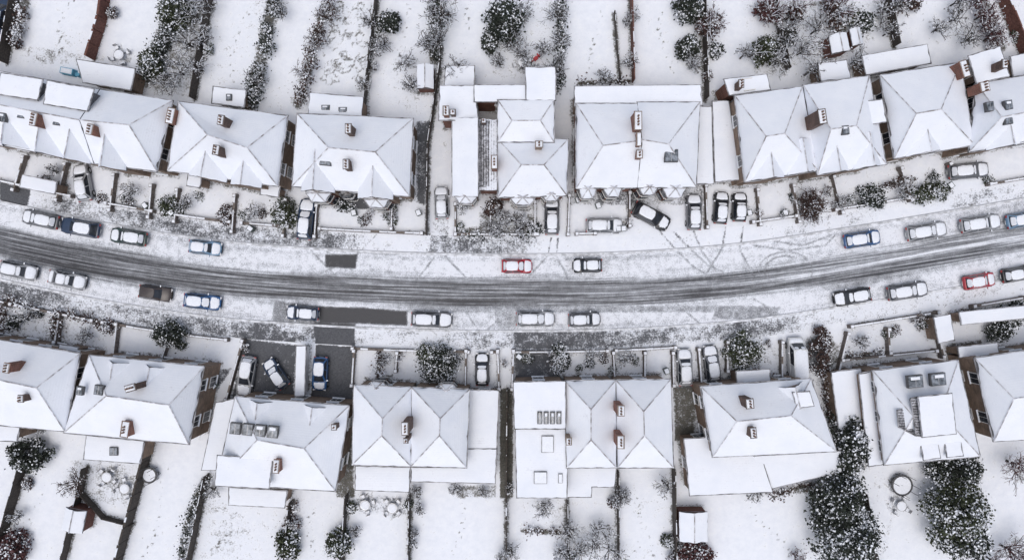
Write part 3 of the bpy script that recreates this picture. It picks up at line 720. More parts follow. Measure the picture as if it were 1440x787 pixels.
hedge('hedge',[(1150,-80),(1166,0),(1182,42)],22,2.6,'leafb',.3,1.1); bare('bare_tree',1180,10,24,4.2,'leafr'); evergreen('evergreen_shrub',1215,30,14,16,2.4,snow=.5); evergreen('evergreen_shrub',1196,20,10,10,2.4,'leafg')
fence([(1232,-90),(1242,0),(1256,68)],1.6) 
for p in ((1243,12,12),(1250,45,12),(1265,5,14),(1320,40,12),(1345,25,16),(1362,55,14)): bare('bare_shrub',*p,2.6,leaf='twig')
evergreen('evergreen_shrub',1280,3,16,10,2.4,'leafb')
hedge('hedge',[(1365,-80),(1378,0),(1405,66)],19,2.4,'leafr',.3,1.1); fence([(1395,-60),(1402,0),(1440,92)],1.7,'redwood',.16)
for p in ((1385,20,18,'leafr'),(1398,50,14,'leafr'),(1350,0,12,'twig')): bare('bare_tree',p[0],p[1],p[2],3.4,p[3])
for x in (-60,1500,1580,-140): fence([(x+20*(1 if x<0 else -1),-90),(x,90)],1.7)
DIRT_SHADE+= [('p',[(205,100),(255,0),(310,0),(275,140),(215,135)],.36,0),('p',[(455,40),(462,0),(520,0),(505,100),(448,100)],.22,0),('p',[(690,0),(790,0),(785,120),(690,110)],.22,0),
 ('p',[(305,0),(375,0),(350,130),(290,120)],.2,0),('p',[(1040,0),(1240,0),(1230,60),(1140,110),(1060,110)],.26,0),('p',[(540,60),(605,60),(600,200),(520,160)],.18,0),('p',[(1260,0),(1400,0),(1400,60),(1270,70)],.18,0),('p',[(20,60),(190,85),(180,100),(20,90)],.25,0)]
for k in range(60):
    a=random.uniform(452,512); b=random.uniform(5,118); r=random.uniform(3,7); t0=random.uniform(0,6)
    DIRT_SHADE.append(('l',[(a+r*math.cos(t0+i*.7),b+r*math.sin(t0+i*.7)) for i in range(6)],1.8,.46,0))
# =============================================================== GARDENS (bottom)
fence([(40,650),(-20,860)]); evergreen('evergreen_tree',35,641,26,20,3.5,'leaf',.12); evergreen('evergreen_shrub',14,772,21,21,2.4,'leafr',.15)
fence([(125,655),(118,690),(75,860)],1.4,veg=.03); bare('bare_shrub',105,680,22,2.6,'leafb',.2,10); bare('bare_shrub',60,600,8,1.6)
fence([(217,622),(168,800),(150,860)],1.9,'wood',.22,veg=0); fence([(118,690),(150,725),(190,735)],1.0,veg=0)
hedge('hedge',[(288,672),(262,740),(245,860)],9,1.8,'leaf',.4,1.0); fence([(295,665),(255,860)],1.6,veg=.04)
fence([(412,702),(396,860)],1.6); evergreen('conifer_tree',403,768,14,21,3,'leafg',.25); hedge('hedge',[(412,705),(404,745)],9,1.5,'leafb',.4)
fence([(490,692),(478,860)],1.7); evergreen('conifer_tree',474,766,15,18,3.2,'leafg',.2)
fence([(578,692),(575,860)],1.6) 
for p in ((590,715,8),(582,750,8),(500,745,8),(585,690,10),(640,688,10),(680,690,9)): bare('bare_shrub',*p,1.4)
fence([(713,545),(712,700),(712,860)],1.8,'wood',.14)
fence([(797,702),(799,860)],1.5); fence([(868,660),(868,860)],1.4); fence([(945,655),(948,860)],1.7,'wood',.12)
for p in ((765,712,14),(800,745,14),(845,745,20),(858,775,18),(790,780,14),(815,770,11),(870,700,11),(935,680,11),(835,765,13)): bare('bare_tree',*p,2.8,snow=.45)
hedge('hedge',[(735,745),(790,748)],7,1.0,'leafb',.5,.8)
evergreen('evergreen_shrub',978,776,26,15,2.4,'leafr',.1); bare('bare_shrub',1120,782,14,2,'leafr'); bare('bare_shrub',1060,692,14,1.6); hedge('hedge',[(1085,697),(1140,680)],6,1.0,'leafb',.5)
evergreen('conifer_tree',1198,625,26,46,6,'leaf',.2,size=.28); evergreen('conifer_tree',1183,700,34,38,7,'leaf',.28,size=.28); evergreen('conifer_tree',1197,757,42,46,7.5,'leaf',.3,size=.28)
evergreen('conifer_tree',1352,722,40,48,7,'leafg',.34,size=.28); evergreen('conifer_tree',1352,662,34,20,5,'leaf',.22,size=.26); evergreen('conifer_tree',1362,762,30,28,6,'leaf',.28,size=.28)
bare('bare_tree',1436,655,28,4.5,'leafr',.2,11); bare('bare_tree',1425,775,26,4,'leafr',.25,11); bare('bare_tree',1400,790,18,3,'leafr')
bare('bare_tree',1150,690,18,3.5); hedge('hedge',[(1160,530),(1170,600)],8,1.6,'leafb',.3)
fence([(1210,690),(1240,860)],1.5,veg=0)
for x in (-60,1490,1580,-140): fence([(x,650),(x-20*(1 if x<0 else -1),860)],1.7)
DIRT_SHADE+= [('p',[(265,690),(400,715),(385,800),(250,800)],.24,0),('p',[(730,700),(945,700),(948,800),(720,800)],.20,0),('p',[(415,700),(480,700),(475,800),(405,800)],.18,0),
 ('p',[(500,690),(575,695),(575,725),(500,720)],.28,1),('p',[(640,680),(700,680),(700,700),(640,700)],.42,0),('p',[(100,645),(210,640),(200,720),(110,700)],.26,0),('p',[(1225,660),(1330,650),(1330,700),(1225,710)],.2,0),('p',[(945,540),(985,540),(975,620),(948,620)],.6,0),('p',[(1060,690),(1150,680),(1150,690),(1060,700)],.4,0),
 ('l',[(1235,800),(1260,700),(1280,660)],5,.26,0),('l',[(60,700),(20,787)],3,.25,0),
 ('p',[(702,545),(722,545),(722,700),(702,700)],.7,0),('p',[(468,570),(498,545),(500,700),(472,700)],.6,0)]  # first strip: shade of the narrow alley painted into the ground colour
def footprints(a,b,step=6.5):
    L=math.hypot(b[0]-a[0],b[1]-a[1]); n=int(L/step)
    for i in range(n):
        t=i/n; w=6*math.sin(t*5+a[0]); s=(i%2-.5)*4
        nx,ny=-(b[1]-a[1])/L,(b[0]-a[0])/L
        DIRT_SHADE.append(('c',a[0]+(b[0]-a[0])*t+nx*(w+s),a[1]+(b[1]-a[1])*t+ny*(w+s),2.0,random.uniform(.3,.5),0))
for a,b in (((905,700),(912,787)),((900,700),(890,787)),((330,720),(300,787)),((650,700),(640,787)),((60,680),(10,787)),((1250,700),(1240,787)),((1050,700),(1110,787)),((570,0),(560,150)),((100,0),(80,80)),((840,10),(835,110)),((930,20),(940,110)),((650,0),(655,90)),((1290,10),(1310,60)),((345,20),(320,120)),((440,720),(435,787)),((240,660),(200,787))): footprints(a,b)
def ring_thing(name,px,py,r):
    x,y=W(px,py); m=M(); n=20
    for i in range(n):
        a,b=6.283*i/n,6.283*(i+1)/n; 
        for k,(ra,rb,za,zb,mt) in enumerate(((r,r-.22,.85,.86,'frame'),(r-.22,.05,.84,.8,'snow'))):
            m.face([(x+ra*math.cos(a),y+ra*math.sin(a),za),(x+ra*math.cos(b),y+ra*math.sin(b),za),(x+rb*math.cos(b),y+rb*math.sin(b),zb),(x+rb*math.cos(a),y+rb*math.sin(a),zb)],mt)
        if i%3==0: m.cyl((x+r*math.cos(a),y+r*math.sin(a),.05),.03,2.3,'frame',6)
    m.obj(name); DIRT_SHADE.append(('c',px,py,r*S,.5,0))
ring_thing('trampoline',215,665,.95); ring_thing('trampoline',1263,679,1.25)
def table(px,py,a=0,mt='metal'):
    x,y=W(px,py); m=M(); m.cyl((x,y,.72),.6,.04,mt,14); m.cyl((x,y,.765),.55,.05,'snow',14,.45); m.cyl((x,y,.05),.04,.67,mt,6)
    for k in range(4):
        t=a+k*1.57; c=(x+1.0*math.cos(t),y+1.0*math.sin(t)); m.box((c[0],c[1],.45),(.42,.42,.05),t,mt); m.box((c[0],c[1],.49),(.38,.38,.04),t,'snow')
        m.box((c[0]+.22*math.cos(t),c[1]+.22*math.sin(t),.7),(.05,.42,.5),t,mt)
        for i in (-1,1):
            for j in (-1,1): m.box((c[0]+.17*i,c[1]+.17*j,.23),(.04,.04,.42),t,mt)
    m.obj('garden_table_and_chairs'); DIRT_SHADE.append(('c',px,py,16,.36,0))
for t in ((515,707,.3),(553,711,.8),(180,684,.2),(172,80,.4),(155,668,.9),(1263,708,1),(735,90,.3)): table(*t)
# =============================================================== FRONT GARDENS
def vline(x0,x1,v,step=40):
    xs=np.linspace(x0,x1,max(2,int((x1-x0)/step)+1)); return [off(x,v) for x in xs]
for a,b in ((-60,20),(32,88),(140,205),(222,318),(336,402),(447,592),(640,756),(812,838),(1066,1128),(1184,1285),(1300,1345),(1400,1500)): gwall(vline(a,b,-82),.75)
for L in ([(40,222),(26,268)],[(98,232),(86,282)],[(166,247),(160,296)],[(218,262),(214,306)],[(254,268),(250,312)],[(334,276),(330,326)],[(405,282),(401,332)],[(448,290),(445,333)],[(553,290),(552,322)],[(641,288),(641,330)],[(800,276),(798,330)],[(884,272),(884,318)],[(990,262),(992,320)],[(1062,268),(1066,316)],[(1112,262),(1120,312)],[(1168,250),(1180,300)],[(1262,238),(1276,282)],[(1330,232),(1340,250)],[(752,285),(752,330)],[(690,290),(690,330)]): gwall(L,.8,.2)
for a,b in ((-60,40),(48,150),(165,330),(502,660),(692,700),(722,850),(862,942),(1180,1300),(1350,1420)): gwall(vline(a,b,82),.75)
for L in ([(170,455),(165,498)],[(345,478),(322,560)],[(500,492),(497,540)],[(656,492),(655,545)],[(700,492),(702,545)],[(722,492),(720,545)],[(861,495),(863,530)],[(905,495),(905,530)],[(944,495),(945,540)],[(1188,468),(1170,540)],[(1244,462),(1246,495)],[(1180,505),(1310,492)],[(1310,448),(1320,500)],[(1020,480),(1020,520)],[(1096,480),(1096,530)],[(240,480),(232,505)],[(90,440),(84,480)],[(980,490),(984,540)],[(560,495),(558,520)]): gwall(L,.85,.22)
hedge('hedge',[(8,420),(2,470)],10,1.4,'leafb',.25,1.3); hedge('hedge',[(82,438),(76,478)],11,1.5,'leafb',.3,1.3); hedge('hedge',[(95,440),(150,458)],7,1.2,'leafb',.35); hedge('hedge',[(12,425),(48,432)],8,1.2,'leafb',.35)
for p in ((235,470,23,16,3,'leaf',.15),(237,291,15,12,1.8,'leafg',.3),(398,300,16,18,2.2,'leafg',.25),(318,303,11,11,1.4,'leafb',.4),(1046,493,23,24,2.6,'leafg',.25),(1155,497,14,34,2.4,'leafb',.1),(616,514,26,24,2.6,'leaf',.3),(600,497,12,12,2.2,'leafg',.35),(1228,278,20,14,2.2,'leaf',.25),(1300,270,18,12,1.8,'leafg',.35),(1322,268,12,12,1.6,'leafg',.4),(692,290,11,11,2.2,'leafb',.15),(1410,462,16,18,2.4,'leaf',.25),(1432,440,12,14,2.0,'leaf',.3),(152,462,10,9,1.4,'leafb',.3),(18,455,8,8,1.2,'leaf',.3),(788,505,10,20,1.8,'leaf',.5),(484,289,11,6,1.2,'leaf',.3),(750,322,10,8,1.2,'leaf',.4),(1085,535,10,6,1.2,'leafb',.3)): evergreen('evergreen_shrub',*p[:5],leaf=p[5],snow=p[6],size=.2)
bare('bare_tree',1143,290,24,3.6,'leafb',.1,10); evergreen('evergreen_shrub',1142,290,16,19,2.8,'leafb',.05,size=.16)
for p in ((702,315,22),(735,322,16),(640,505,14),(262,285,12),(185,268,10),(355,300,10),(540,505,9),(830,500,10),(725,310,16),(1180,285,12),(1270,270,14),(650,290,10),(1210,480,12),(120,470,12),(40,445,12),(880,505,10),(75,240,8),(690,322,14)): bare('bare_shrub',*p,1.8,snow=.5)
hedge('hedge',[(535,495),(532,530)],5,1.2,'leafb',.3); hedge('hedge',[(1240,262),(1285,252)],8,1.3,'leafb',.35); hedge('hedge',[(640,332),(755,332)],5,1,'leaf',.5,.7); hedge('hedge',[(1190,500),(1240,495)],5,1,'leafb',.5,.7)
DIRT_SHADE+= [('p',[(0,262),(40,266),(36,292),(0,288)],.8,1),('p',[(445,484),(499,487),(495,572),(438,562)],1.1,1),('p',[(345,475),(418,484),(414,562),(325,560)],.66,1),('p',[(724,490),(790,490),(788,537),(722,537)],.66,1),
 ('p',[(655,318),(755,318),(755,332),(645,332)],.4,0),('p',[(675,295),(755,300),(750,330),(670,330)],.42,0),('p',[(585,170),(608,170),(600,290),(585,285)],.6,1),('p',[(150,245),(330,275),(330,320),(150,290)],.18,0),('p',[(450,270),(560,285),(560,300),(450,290)],.55,1),('p',[(500,490),(655,490),(655,540),(500,540)],.2,0),
 ('p',[(0,420),(160,450),(150,490),(0,470)],.26,0),('p',[(1060,250),(1340,230),(1340,280),(1060,312)],.2,0),('p',[(800,265),(990,262),(990,290),(800,290)],.4,1),('p',[(945,490),(1160,480),(1160,545),(945,545)],.26,1),('p',[(1170,460),(1310,450),(1320,500),(1165,540)],.2,0),('p',[(330,275),(440,290),(440,335),(330,320)],.22,0),('p',[(288,520),(330,515),(300,560),(280,625)],.55,1),('l',[(930,330),(925,290)],5,.4,1),('l',[(450,560),(500,545)],6,.4,1),
 ('p',[(610,290),(635,290),(632,332),(605,332)],.3,1),('p',[(660,490),(700,490),(700,545),(660,545)],.3,1)]
CARPOS=[(116,257),(430,308),(621,285),(776,304),(850,317),(916,304),(976,298),(1014,292),(1040,291),(1362,240),(346,529),(388,525),(450,525),(678,519),(963,516),(1001,511),(1120,506)]
rr=random.Random(5); cnt=0
while cnt<65:
    x=rr.uniform(0,1440); v=rr.choice((rr.uniform(-118,-87),rr.uniform(87,110))); p=off(x,v)
    if any(abs(p[0]-c[0])<24 and abs(p[1]-c[1])<36 for c in CARPOS) or 440<p[0]<500 and p[1]>400: continue
    cnt+=1; r=rr.uniform(3.5,7.0)
    if rr.random()<.6: evergreen('evergreen_shrub',p[0],p[1],r,r*.9,rr.uniform(.5,1.0),rr.choice(('leaf','leafg','leafb')),.45,size=.15,dens=.4)
    else: bare('bare_shrub',p[0],p[1],r*1.5,rr.uniform(.8,1.5),'leafb',.4,5)
for p in ((356,322),(210,290),(812,282),(1050,300),(590,300),(730,500),(935,520),(1330,262),(305,540),(868,322),(875,322),(246,300),(500,300),(840,290),(1100,300)):
    x,y=W(*p); m=M(); a=random.random(); m.box((x,y,.55),(.5,.6,.9),a,'bin',1.12); m.box((x,y,1.03),(.6,.7,.06),a,'bin'); m.box((x,y,1.09),(.5,.6,.06),a,'snow',.85)
    m.cyl((x,y,.14),.1,.5,'tyre',8,axis='y',ang=a); m.obj('wheelie_bin')
# =============================================================== STREET
patch=[('p',[(457,357),(503,357),(501,378),(457,376)],1.0,0),('p',[(448,430),(510,432),(573,437),(573,458),(505,455),(448,455)],1.05,0),('p',[(196,402),(243,408),(240,424),(195,418)],.7,0),
 ('p',[(385,420),(455,430),(455,462),(380,455)],.55,0),('p',[(440,450),(500,454),(500,472),(440,470)],.9,0),('p',[(1005,428),(1100,430),(1090,450),(1000,450)],.48,0),('p',[(450,330),(560,340),(560,362),(450,352)],.45,0),('p',[(690,425),(760,425),(720,470),(700,470)],.42,0),
 ('p',[(630,428),(1050,428),(1050,440),(630,441)],.44,0),('p',[(60,290),(140,305),(140,325),(60,310)],.42,0)]
def arc(cx,cy,rx,ry,a0,a1,n=16): return [(cx+rx*math.cos(math.radians(a0+(a1-a0)*i/n)),cy+ry*math.sin(math.radians(a0+(a1-a0)*i/n))) for i in range(n+1)]
tracks=[[(925,322),(945,345),(975,375),(1010,395)],[(940,318),(962,342),(995,372),(1030,388)],[(975,325),(985,350),(1010,385)],[(1020,318),(1015,350),(990,390)],[(1045,318),(1040,350),(1060,388)],
 arc(1105,380,38,26,150,380),arc(1105,380,30,20,120,300),[(1060,345),(1110,352),(1160,345),(1175,330)],[(1080,338),(1130,345),(1170,330)],[(430,335),(440,355),(470,385)],[(445,337),(458,352),(495,380)],[(530,330),(500,360),(450,385)],
 [(775,335),(770,360),(740,392)],[(785,335),(782,360),(800,392)],[(680,492),(684,465),(720,430)],[(672,492),(674,465),(650,432)],[(350,485),(372,455),(420,425)],[(1000,490),(990,460),(950,425)],[(1118,482),(1110,450),(1060,420)],[(620,332),(626,360),(660,395)],[(610,332),(612,360),(585,395)]]
tracks=[('l',t,1.8,.44,0) for t in tracks]
def road_fn(X,Y,v):
    D=np.full(X.shape,.20)+.07*np.sin(X/61.)*np.sin(v/17.+X/200.)
    wob=2.0*np.sin(X/130.)+1.2*np.sin(X/47.+1)
    vv=v-1-wob*.5; wid=20+2*np.sin(X/90.)
    band=1/(1+np.exp((np.abs(vv)-wid)/2.4))
    D=D+band*(.40-.06*(X>1000))
    for c,w,a in ((-13,2.8,.16),(-5,2.2,.07),(5,2.4,.12),(13,3.0,.22)):
        D+=band*a*np.exp(-((vv-c-wob*.4)/w)**2)
    r=1/(1+np.exp(-(X-1060)/60.)); D-=r*.26*np.exp(-((vv+1)/4.)**2)*band; D-=r*.12*np.exp(-((vv+15)/5.)**2)*band
    l=1/(1+np.exp((X-330)/80.)); D+=l*.10*band
    Hd=band.copy()
    D+= .10*np.exp(-((v+47)/4)**2)+.10*np.exp(-((v-47)/4)**2)
    D+= .12*np.exp(-((np.abs(v)-26)/3.)**2)*(.5+.5*np.sin(X/33.+v/9))
    H0=np.zeros(X.shape); D2=np.zeros(X.shape); paint(X,Y,D2,H0,patch+tracks)
    k=D2>.35; Hd=np.where(k,Hd*.3,Hd); D=np.maximum(D,D2); 
    return D,np.clip(Hd,0,1)
ribbon('road',-52,52,1.4,0.0,'road',road_fn)
pp=[('p',[(440,452),(500,456),(500,492),(445,492)],.78,1),('p',[(720,455),(800,455),(795,492),(722,492)],.58,1),('p',[(605,325),(630,325),(640,362),(600,362)],.4,1),('p',[(325,455),(420,465),(415,492),(325,484)],.54,1),('p',[(0,255),(45,266),(40,292),(0,285)],.85,1)]
def stepx(X,a,b,w=22.): return 1/(1+np.exp(-(X-a)/w))*1/(1+np.exp((X-b)/w))
def pav_top(X,Y,v):
    D=.17+.07*(X>1060)+.29*stepx(X,60,515)+.26*stepx(X,600,745,12); D-=.16*np.clip((np.abs(v+66)-8)/5,0,1); D+=.04*np.sin(X/35.)+.03*np.sin(X/13.+v/4); paint(X,Y,D,D*0,pp+tracks); return D,np.ones(X.shape)
def pav_bot(X,Y,v):
    D=.26+.19*stepx(X,-200,500)+.22*stepx(X,640,1110); D+=.04*np.sin(X/40.)+.03*np.sin(X/15.+v/4); D-=.14*np.clip((np.abs(v-66)-8)/5,0,1); paint(X,Y,D,D*0,pp+tracks); return D,np.ones(X.shape)
ribbon('pavement',-80,-55,1.7,.12,'ground',pav_top); ribbon('pavement',55,80,1.7,.12,'ground',pav_bot)
def kerb(v0,v1):
    m=M(); xs=list(range(-700,2201,20)); 
    for a,b in zip(xs[:-1],xs[1:]):
        p=[W(*off(a,v0)),W(*off(b,v0)),W(*off(b,v1)),W(*off(a,v1))]
        m.face([(*q,.125) for q in p][::-1],'kerb')
        for i,j in ((0,1),(2,3)): m.face([(*p[i],-.05),(*p[j],-.05),(*p[j],.125),(*p[i],.125)],'kerb')
    m.obj('kerb')
kerb(-55,-52); kerb(52,55)
# =============================================================== CARS
def car(px,py,deg=0,col='white',snow=.8,kind='hatch',sc=1.0,name='parked_car',base=0.0):
    L,Wd,ht=(4.3,1.76,1.47)
    if kind=='suv': L,Wd,ht=4.6,1.86,1.68
    if kind=='small': L,Wd,ht=3.75,1.66,1.5
    if kind=='estate': L,Wd,ht=4.75,1.82,1.48
    if kind=='van': L,Wd,ht=5.3,1.95,2.1
    L*=sc; hl=L/2; hw=Wd/2; belt=.92 if kind!='van' else 1.1
    m=M(); cm='c_'+col
    st=[(-1,.72,.55,.74),(-.965,.88,.4,.86),(-.85,.96,.3,belt),(-.5,1,.24,belt+.03),(0,1,.24,belt+.03),(.42,1,.24,belt+.02),(.6,.985,.24,belt-.02),(.82,.94,.28,belt-.13),(.94,.85,.36,belt-.23),(1,.66,.45,belt-.36)]
    rings=[]
    for (x,w,zb,zt) in st:
        w*=hw; x*=hl; c=zt+.03
        rings.append([(x,-w*.9,zb),(x,-w,zb+.16),(x,-w,(zb+zt)/2+.08),(x,-w*.95,zt-.05),(x,-w*.80,zt),(x,0,c),(x,w*.80,zt),(x,w*.95,zt-.05),(x,w,(zb+zt)/2+.08),(x,w,zb+.16),(x,w*.9,zb)])
    for a,b in zip(rings[:-1],rings[1:]):
        for i in range(10): m.face([a[i],b[i],b[i+1],a[i+1]][::-1],cm)
        m.face([a[0],b[0],b[10],a[10]],'tyre')
    m.face(rings[0][::-1],cm); m.face(rings[-1],cm)
    if kind in('hatch','small','suv'): xb,xt,ft,fb=-.90,-.74,.10,.46
    elif kind=='estate': xb,xt,ft,fb=-.92,-.78,.05,.40
    elif kind=='sedan': xb,xt,ft,fb=-.72,-.42,.08,.42
    else: xb,xt,ft,fb=-.96,-.93,.52,.74
    zb,zt=belt,ht-.05; wb,wt=hw*.90,hw*.70
    if kind=='van': wt=hw*.84
    def ring(x0,x1,w,z,k=.12):
        return [(x0,-w*.82,z),(x0+k,-w,z),((x0+x1)/2-.05,-w*1.01,z),((x0+x1)/2+.05,-w*1.01,z),(x1-k,-w*.98,z),(x1,-w*.75,z),(x1+.06,0,z),(x1,w*.75,z),(x1-k,w*.98,z),((x0+x1)/2+.05,w*1.01,z),((x0+x1)/2-.05,w*1.01,z),(x0+k,w,z),(x0,w*.82,z),(x0-.03,0,z)]
    A=ring(xb*hl,fb*hl,wb,zb); B=ring(xt*hl,ft*hl,wt,zt); n=len(A)
    for i in range(n):
        j=(i+1)%n; pil=i in(0,4,7,11) or i in (2,9)
        if kind=='van' and i in (0,1,2,9,10,11,12,13): pil=True
        m.face([A[i],A[j],B[j],B[i]],cm if pil else 'glass')
    C=[(p[0]*.93-.01,p[1]*.9,ht) for p in B]
    for i in range(n):
        j=(i+1)%n; m.face([B[i],B[j],C[j],C[i]],cm)
    m.face(C,cm)
    for sx in (-.62,.64):
        for sy in (-1,1):
            m.cyl((sx*hl,sy*(hw-.10),.32),.36,.22,'tyre',14,axis='y'); m.cyl((sx*hl,sy*(hw-.09),.32),.2,.245,'metal',10,axis='y')
    for sy in (-1,1):
        m.box((.36*hl,sy*(hw+.09),belt+.08),(.14,.22,.14),0,cm); m.box((.36*hl,sy*(hw+.09),belt+.17),(.12,.2,.04),0,'snow')
        m.box((.955*hl,sy*hw*.66,.60),(.16,.36,.13),sy*-.35,'lampw'); m.box((-.985*hl,sy*hw*.74,.72),(.1,.26,.2),0,'lampr')
    m.box((hl*.995,0,.40),(.06,.8,.14),0,'tyre'); m.box((-hl*1.0,0,.5),(.04,.5,.11),0,'white')
    def patch_(x0,x1,w0,w1,zf,th,cover,seed,nx=10,ny=8):
        g=[];rr=random.Random(seed)
        ph=rr.random()*9
        for i in range(nx+1):
            row=[]
            for j in range(ny+1):
                s=i/nx*2-1; t=j/ny*2-1
                a=s*math.sqrt(max(0,1-t*t*.28)); b=t*math.sqrt(max(0,1-s*s*.22))
                ed=1-max(abs(s),abs(t))**4
                jit=1-(.12*max(0,mnoise.noise(Vector((s*2.2+ph,t*2.2,seed)))) if ed<.05 else 0)-(1-cover)*.4*rr.random()*(ed<.05)
                x=(x0+x1)/2+(x1-x0)/2*a*jit; y=(w0*(1-(i/nx))+w1*(i/nx))*b*jit
                z=zf(x,y)+(.004 if ed<.01 else th*(ed**.4)*(1+.25*mnoise.noise(Vector((x*2,y*2,ph)))))
                row.append((x,y,z))
            g.append(row)
        for i in range(nx):
            for j in range(ny): m.face([g[i][j],g[i+1][j],g[i+1][j+1],g[i][j+1]],'snow')
    def ztop(x,y):
        xs=[s[0]*hl for s in st]; zs=[s[3] for s in st]; z=float(np.interp(x,xs,zs)); ww=float(np.interp(x,xs,[s[1]*hw for s in st])); return z+.03*(1-min(1,abs(y)/(ww*.8)))+.0
    rs=random.randint(0,9999)
    if snow>.1:
        patch_(xt*hl*.97,ft*hl*.97,wt*.95,wt*.93,lambda x,y:ht+.002,.09*snow+.02,1,rs)
        if snow>.35: patch_(fb*hl+.03,hl*.95,hw*.86,hw*.68,ztop,.06,snow,rs+1)
        dz=(zt-zb)/((fb-ft)*hl)
        def zw(x,y): return zb+(fb*hl-x)*dz+.035
        if snow>.6:
            r=random.random(); patch_((ft+.01)*hl,(ft+(fb-ft)*(.95 if r<.4 else .5))*hl,wt*.88,wb*.70,zw,.035,.7,rs+2)
        if kind=='sedan': patch_(-hl*.95,xb*hl-.03,hw*.72,hw*.8,ztop,.06,snow,rs+3)
        if kind in('hatch','small','suv','estate') and snow>.5:
            dr=(zt-zb)/((xt-xb)*hl+1e-6)
            patch_(xb*hl+.03,xt*hl+.03,wb*.7,wt*.8,lambda x,y: zb+(x-xb*hl)*dr+.04,.04,.8,rs+4)
    x,y=W(px,py,.8); a=math.radians(deg)
    o=Vector((x,y,base)); 
    me=bpy.data.meshes.new(name); me.from_pydata(m.v,[],m.f)
    for k in m.mats: me.materials.append(MT[k])
    me.polygons.foreach_set('material_index',m.m); me.polygons.foreach_set('use_smooth',[True]*len(m.f)); me.update()
    bm=bmesh.new(); bm.from_mesh(me); bmesh.ops.remove_doubles(bm,verts=bm.verts[:],dist=.0008); bm.normal_update()
    for e in bm.edges:
        if len(e.link_faces)==2 and (e.calc_face_angle(0)>.65 or e.link_faces[0].material_index!=e.link_faces[1].material_index): e.smooth=False
    bm.to_mesh(me); bm.free()
    ob=bpy.data.objects.new(name,me); ob.location=o; ob.rotation_euler=(0,0,a); COL.objects.link(ob)
    DIRT_SHADE.append(('c',px,py,14,.3,0))
def rc(px,py,front='r',**k):
    s=math.degrees(math.atan(-float(slope(px)))); car(px,py,s+(0 if front=='r' else 180)+random.uniform(-1,1),**k)
rc(56,308,'l',col='grey',snow=.8); rc(112,320,'l',col='dblue',snow=.3,kind='suv'); rc(180,333,'l',col='green',snow=.7,kind='hatch'); rc(288,348,'r',col='lblue',snow=.9,kind='small')
rc(727,374,'r',col='red',snow=.95,kind='small',sc=.95); rc(826,373,'l',col='black',snow=.95,kind='small',sc=.9)
rc(1213,336,'r',col='blue',snow=.95); rc(1304,325,'r',col='silver',snow=1,kind='estate'); rc(1380,314,'r',col='silver',snow=1,kind='estate'); rc(1442,308,'r',col='lblue',snow=.8)
rc(25,380,'r',col='silver',snow=1); rc(94,393,'r',col='silver',snow=.95,kind='sedan'); rc(218,412,'r',col='brown',snow=.05,kind='small'); rc(284,424,'r',col='blue',snow=.75); rc(425,440,'l',col='dblue',snow=.75,kind='small'); 
rc(607,449,'r',col='grey',snow=1,kind='estate'); rc(753,448,'r',col='silver',snow=1,kind='hatch',sc=1.05); rc(822,449,'r',col='grey',snow=1,kind='small')
rc(1199,417,'l',col='black',snow=.95,kind='hatch'); rc(1277,409,'r',col='grey',snow=.95,kind='estate'); rc(1378,395,'r',col='red',snow=.75,kind='small'); rc(1432,385,'r',col='black',snow=.6,kind='small')
B=.1
car(116,257,100,'silver',1,'hatch',base=B); car(430,308,84,'dblue',1,'estate',base=B); car(621,285,92,'silver',1,'small',base=B); car(776,304,90,'grey',.95,base=B); car(850,317,0,'silver',1,base=B)
car(916,304,-28,'black',.45,'suv',base=B); car(976,298,90,'grey',1,base=B,sc=.97); car(1014,292,86,'black',.95,'small',base=B); car(1040,291,88,'black',.95,'small',sc=.9,base=B); car(1362,240,5,'grey',.9,'estate',base=B)
car(346,529,-100,'silver',.6,'estate',base=B); car(388,525,125,'dblue',.7,'small',base=B); car(450,525,-93,'blue',.5,'hatch',base=B,sc=.9)
car(678,519,90,'black',.9,'small',base=B); car(963,516,92,'silver',1,'hatch',base=B); car(1001,511,98,'grey',1,'hatch',base=B); car(1120,506,93,'white',1,'van',base=B,name='parked_van')
car(3,20,75,'dblue',.3,'suv',base=B)
x,y=W(100,103); m=M(); m.box((x,y,.5),(1.6,.8,.8),-.2,'blue',.9); m.box((x,y,.93),(1.3,.6,.06),-.2,'snow',.8); m.cyl((x+1.2,y-.4,.1),.25,.7,'blue',8); m.obj('blue_water_butt')
x,y=W(753,84); m=M(); m.box((x,y,.5),(1.3,.12,.12),.7,'red'); m.box((x,y,.35),(.5,.4,.3),.7,'red'); m.box((x+.3,y+.25,.7),(.12,.5,.3),.7,'red') 
for i in (-1,1): m.cyl((x+.4*i,y+.34*i,.22),.16,.1,'tyre',10,axis='y',ang=.7)
m.obj('toy_tractor')
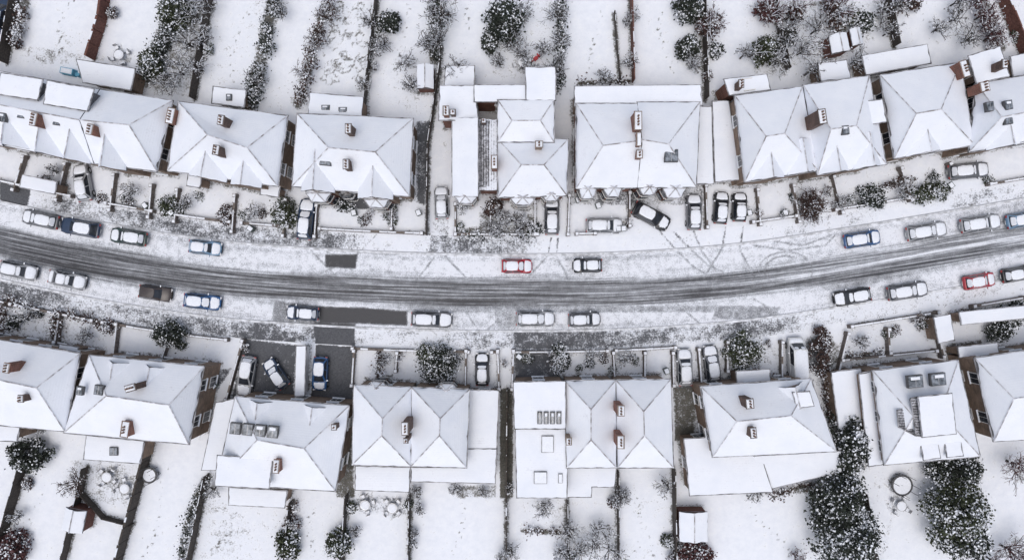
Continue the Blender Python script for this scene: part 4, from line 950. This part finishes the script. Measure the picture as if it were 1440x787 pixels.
# =============================================================== GROUND
gx=np.concatenate([[-1500,-600,-250,-120],np.arange(-75,75.01,.22),[120,250,600,1500]]); gy=np.concatenate([[-1500,-600,-200,-80],np.arange(-42,42.01,.22),[80,200,600,1500]])
GX,GY=np.meshgrid(gx,gy,indexing='ij'); PX=(GX*S+CX).ravel(); PY=(CY-GY*S).ravel()
vd=np.abs(PY-cy_at(np.clip(PX,-700,2200)))/np.sqrt(1+slope(np.clip(PX,-700,2200))**2)
Z=np.where(vd<62,-.1,.095)
V=np.stack([GX.ravel(),GY.ravel(),Z],1); ob=grid_mesh('ground',V,len(gx),len(gy),'ground')
D=np.full(len(PX),.11); Hd=np.zeros(len(PX))
paint(PX,PY,D,Hd,DIRT_SHADE); attr(ob.data,'dirt',D); attr(ob.data,'hard',Hd)  # dirt attribute also carries the alley's painted shade
# =============================================================== LIGHT + CAMERA
sc=bpy.context.scene
w=bpy.data.worlds.new('World'); sc.world=w; w.use_nodes=True; nt=w.node_tree; bg=nt.nodes['Background']
sk=nt.nodes.new('ShaderNodeTexSky'); sk.sky_type='NISHITA'; sk.sun_disc=False
el,az=math.radians(74),math.radians(200)
sk.sun_elevation=el; sk.sun_rotation=az; sk.air_density=1; sk.dust_density=4; sk.altitude=50
hs=nt.nodes.new('ShaderNodeHueSaturation'); hs.inputs['Saturation'].default_value=.6
nt.links.new(sk.outputs[0],hs.inputs['Color']); nt.links.new(hs.outputs[0],bg.inputs['Color']); bg.inputs['Strength'].default_value=.148
l=bpy.data.lights.new('sun','SUN'); l.energy=.8; l.angle=math.radians(55); l.color=(1,.99,.98); lo=bpy.data.objects.new('sun',l); COL.objects.link(lo)
d=Vector((math.sin(az)*math.cos(el),math.cos(az)*math.cos(el),math.sin(el))); lo.rotation_euler=d.to_track_quat('Z','Y').to_euler(); lo.location=(0,0,60)
cam=bpy.data.cameras.new('camera'); cam.sensor_width=36; cam.lens=36*H/(1440/S); cam.clip_end=5000; co=bpy.data.objects.new('camera',cam); co.location=(0,0,H); COL.objects.link(co); sc.camera=co
sc.view_settings.view_transform='Standard'; sc.view_settings.look='None'; sc.view_settings.exposure=0
print('objects',len(bpy.data.objects),'polys',sum(len(o.data.polygons) for o in bpy.data.objects if o.type=='MESH'))
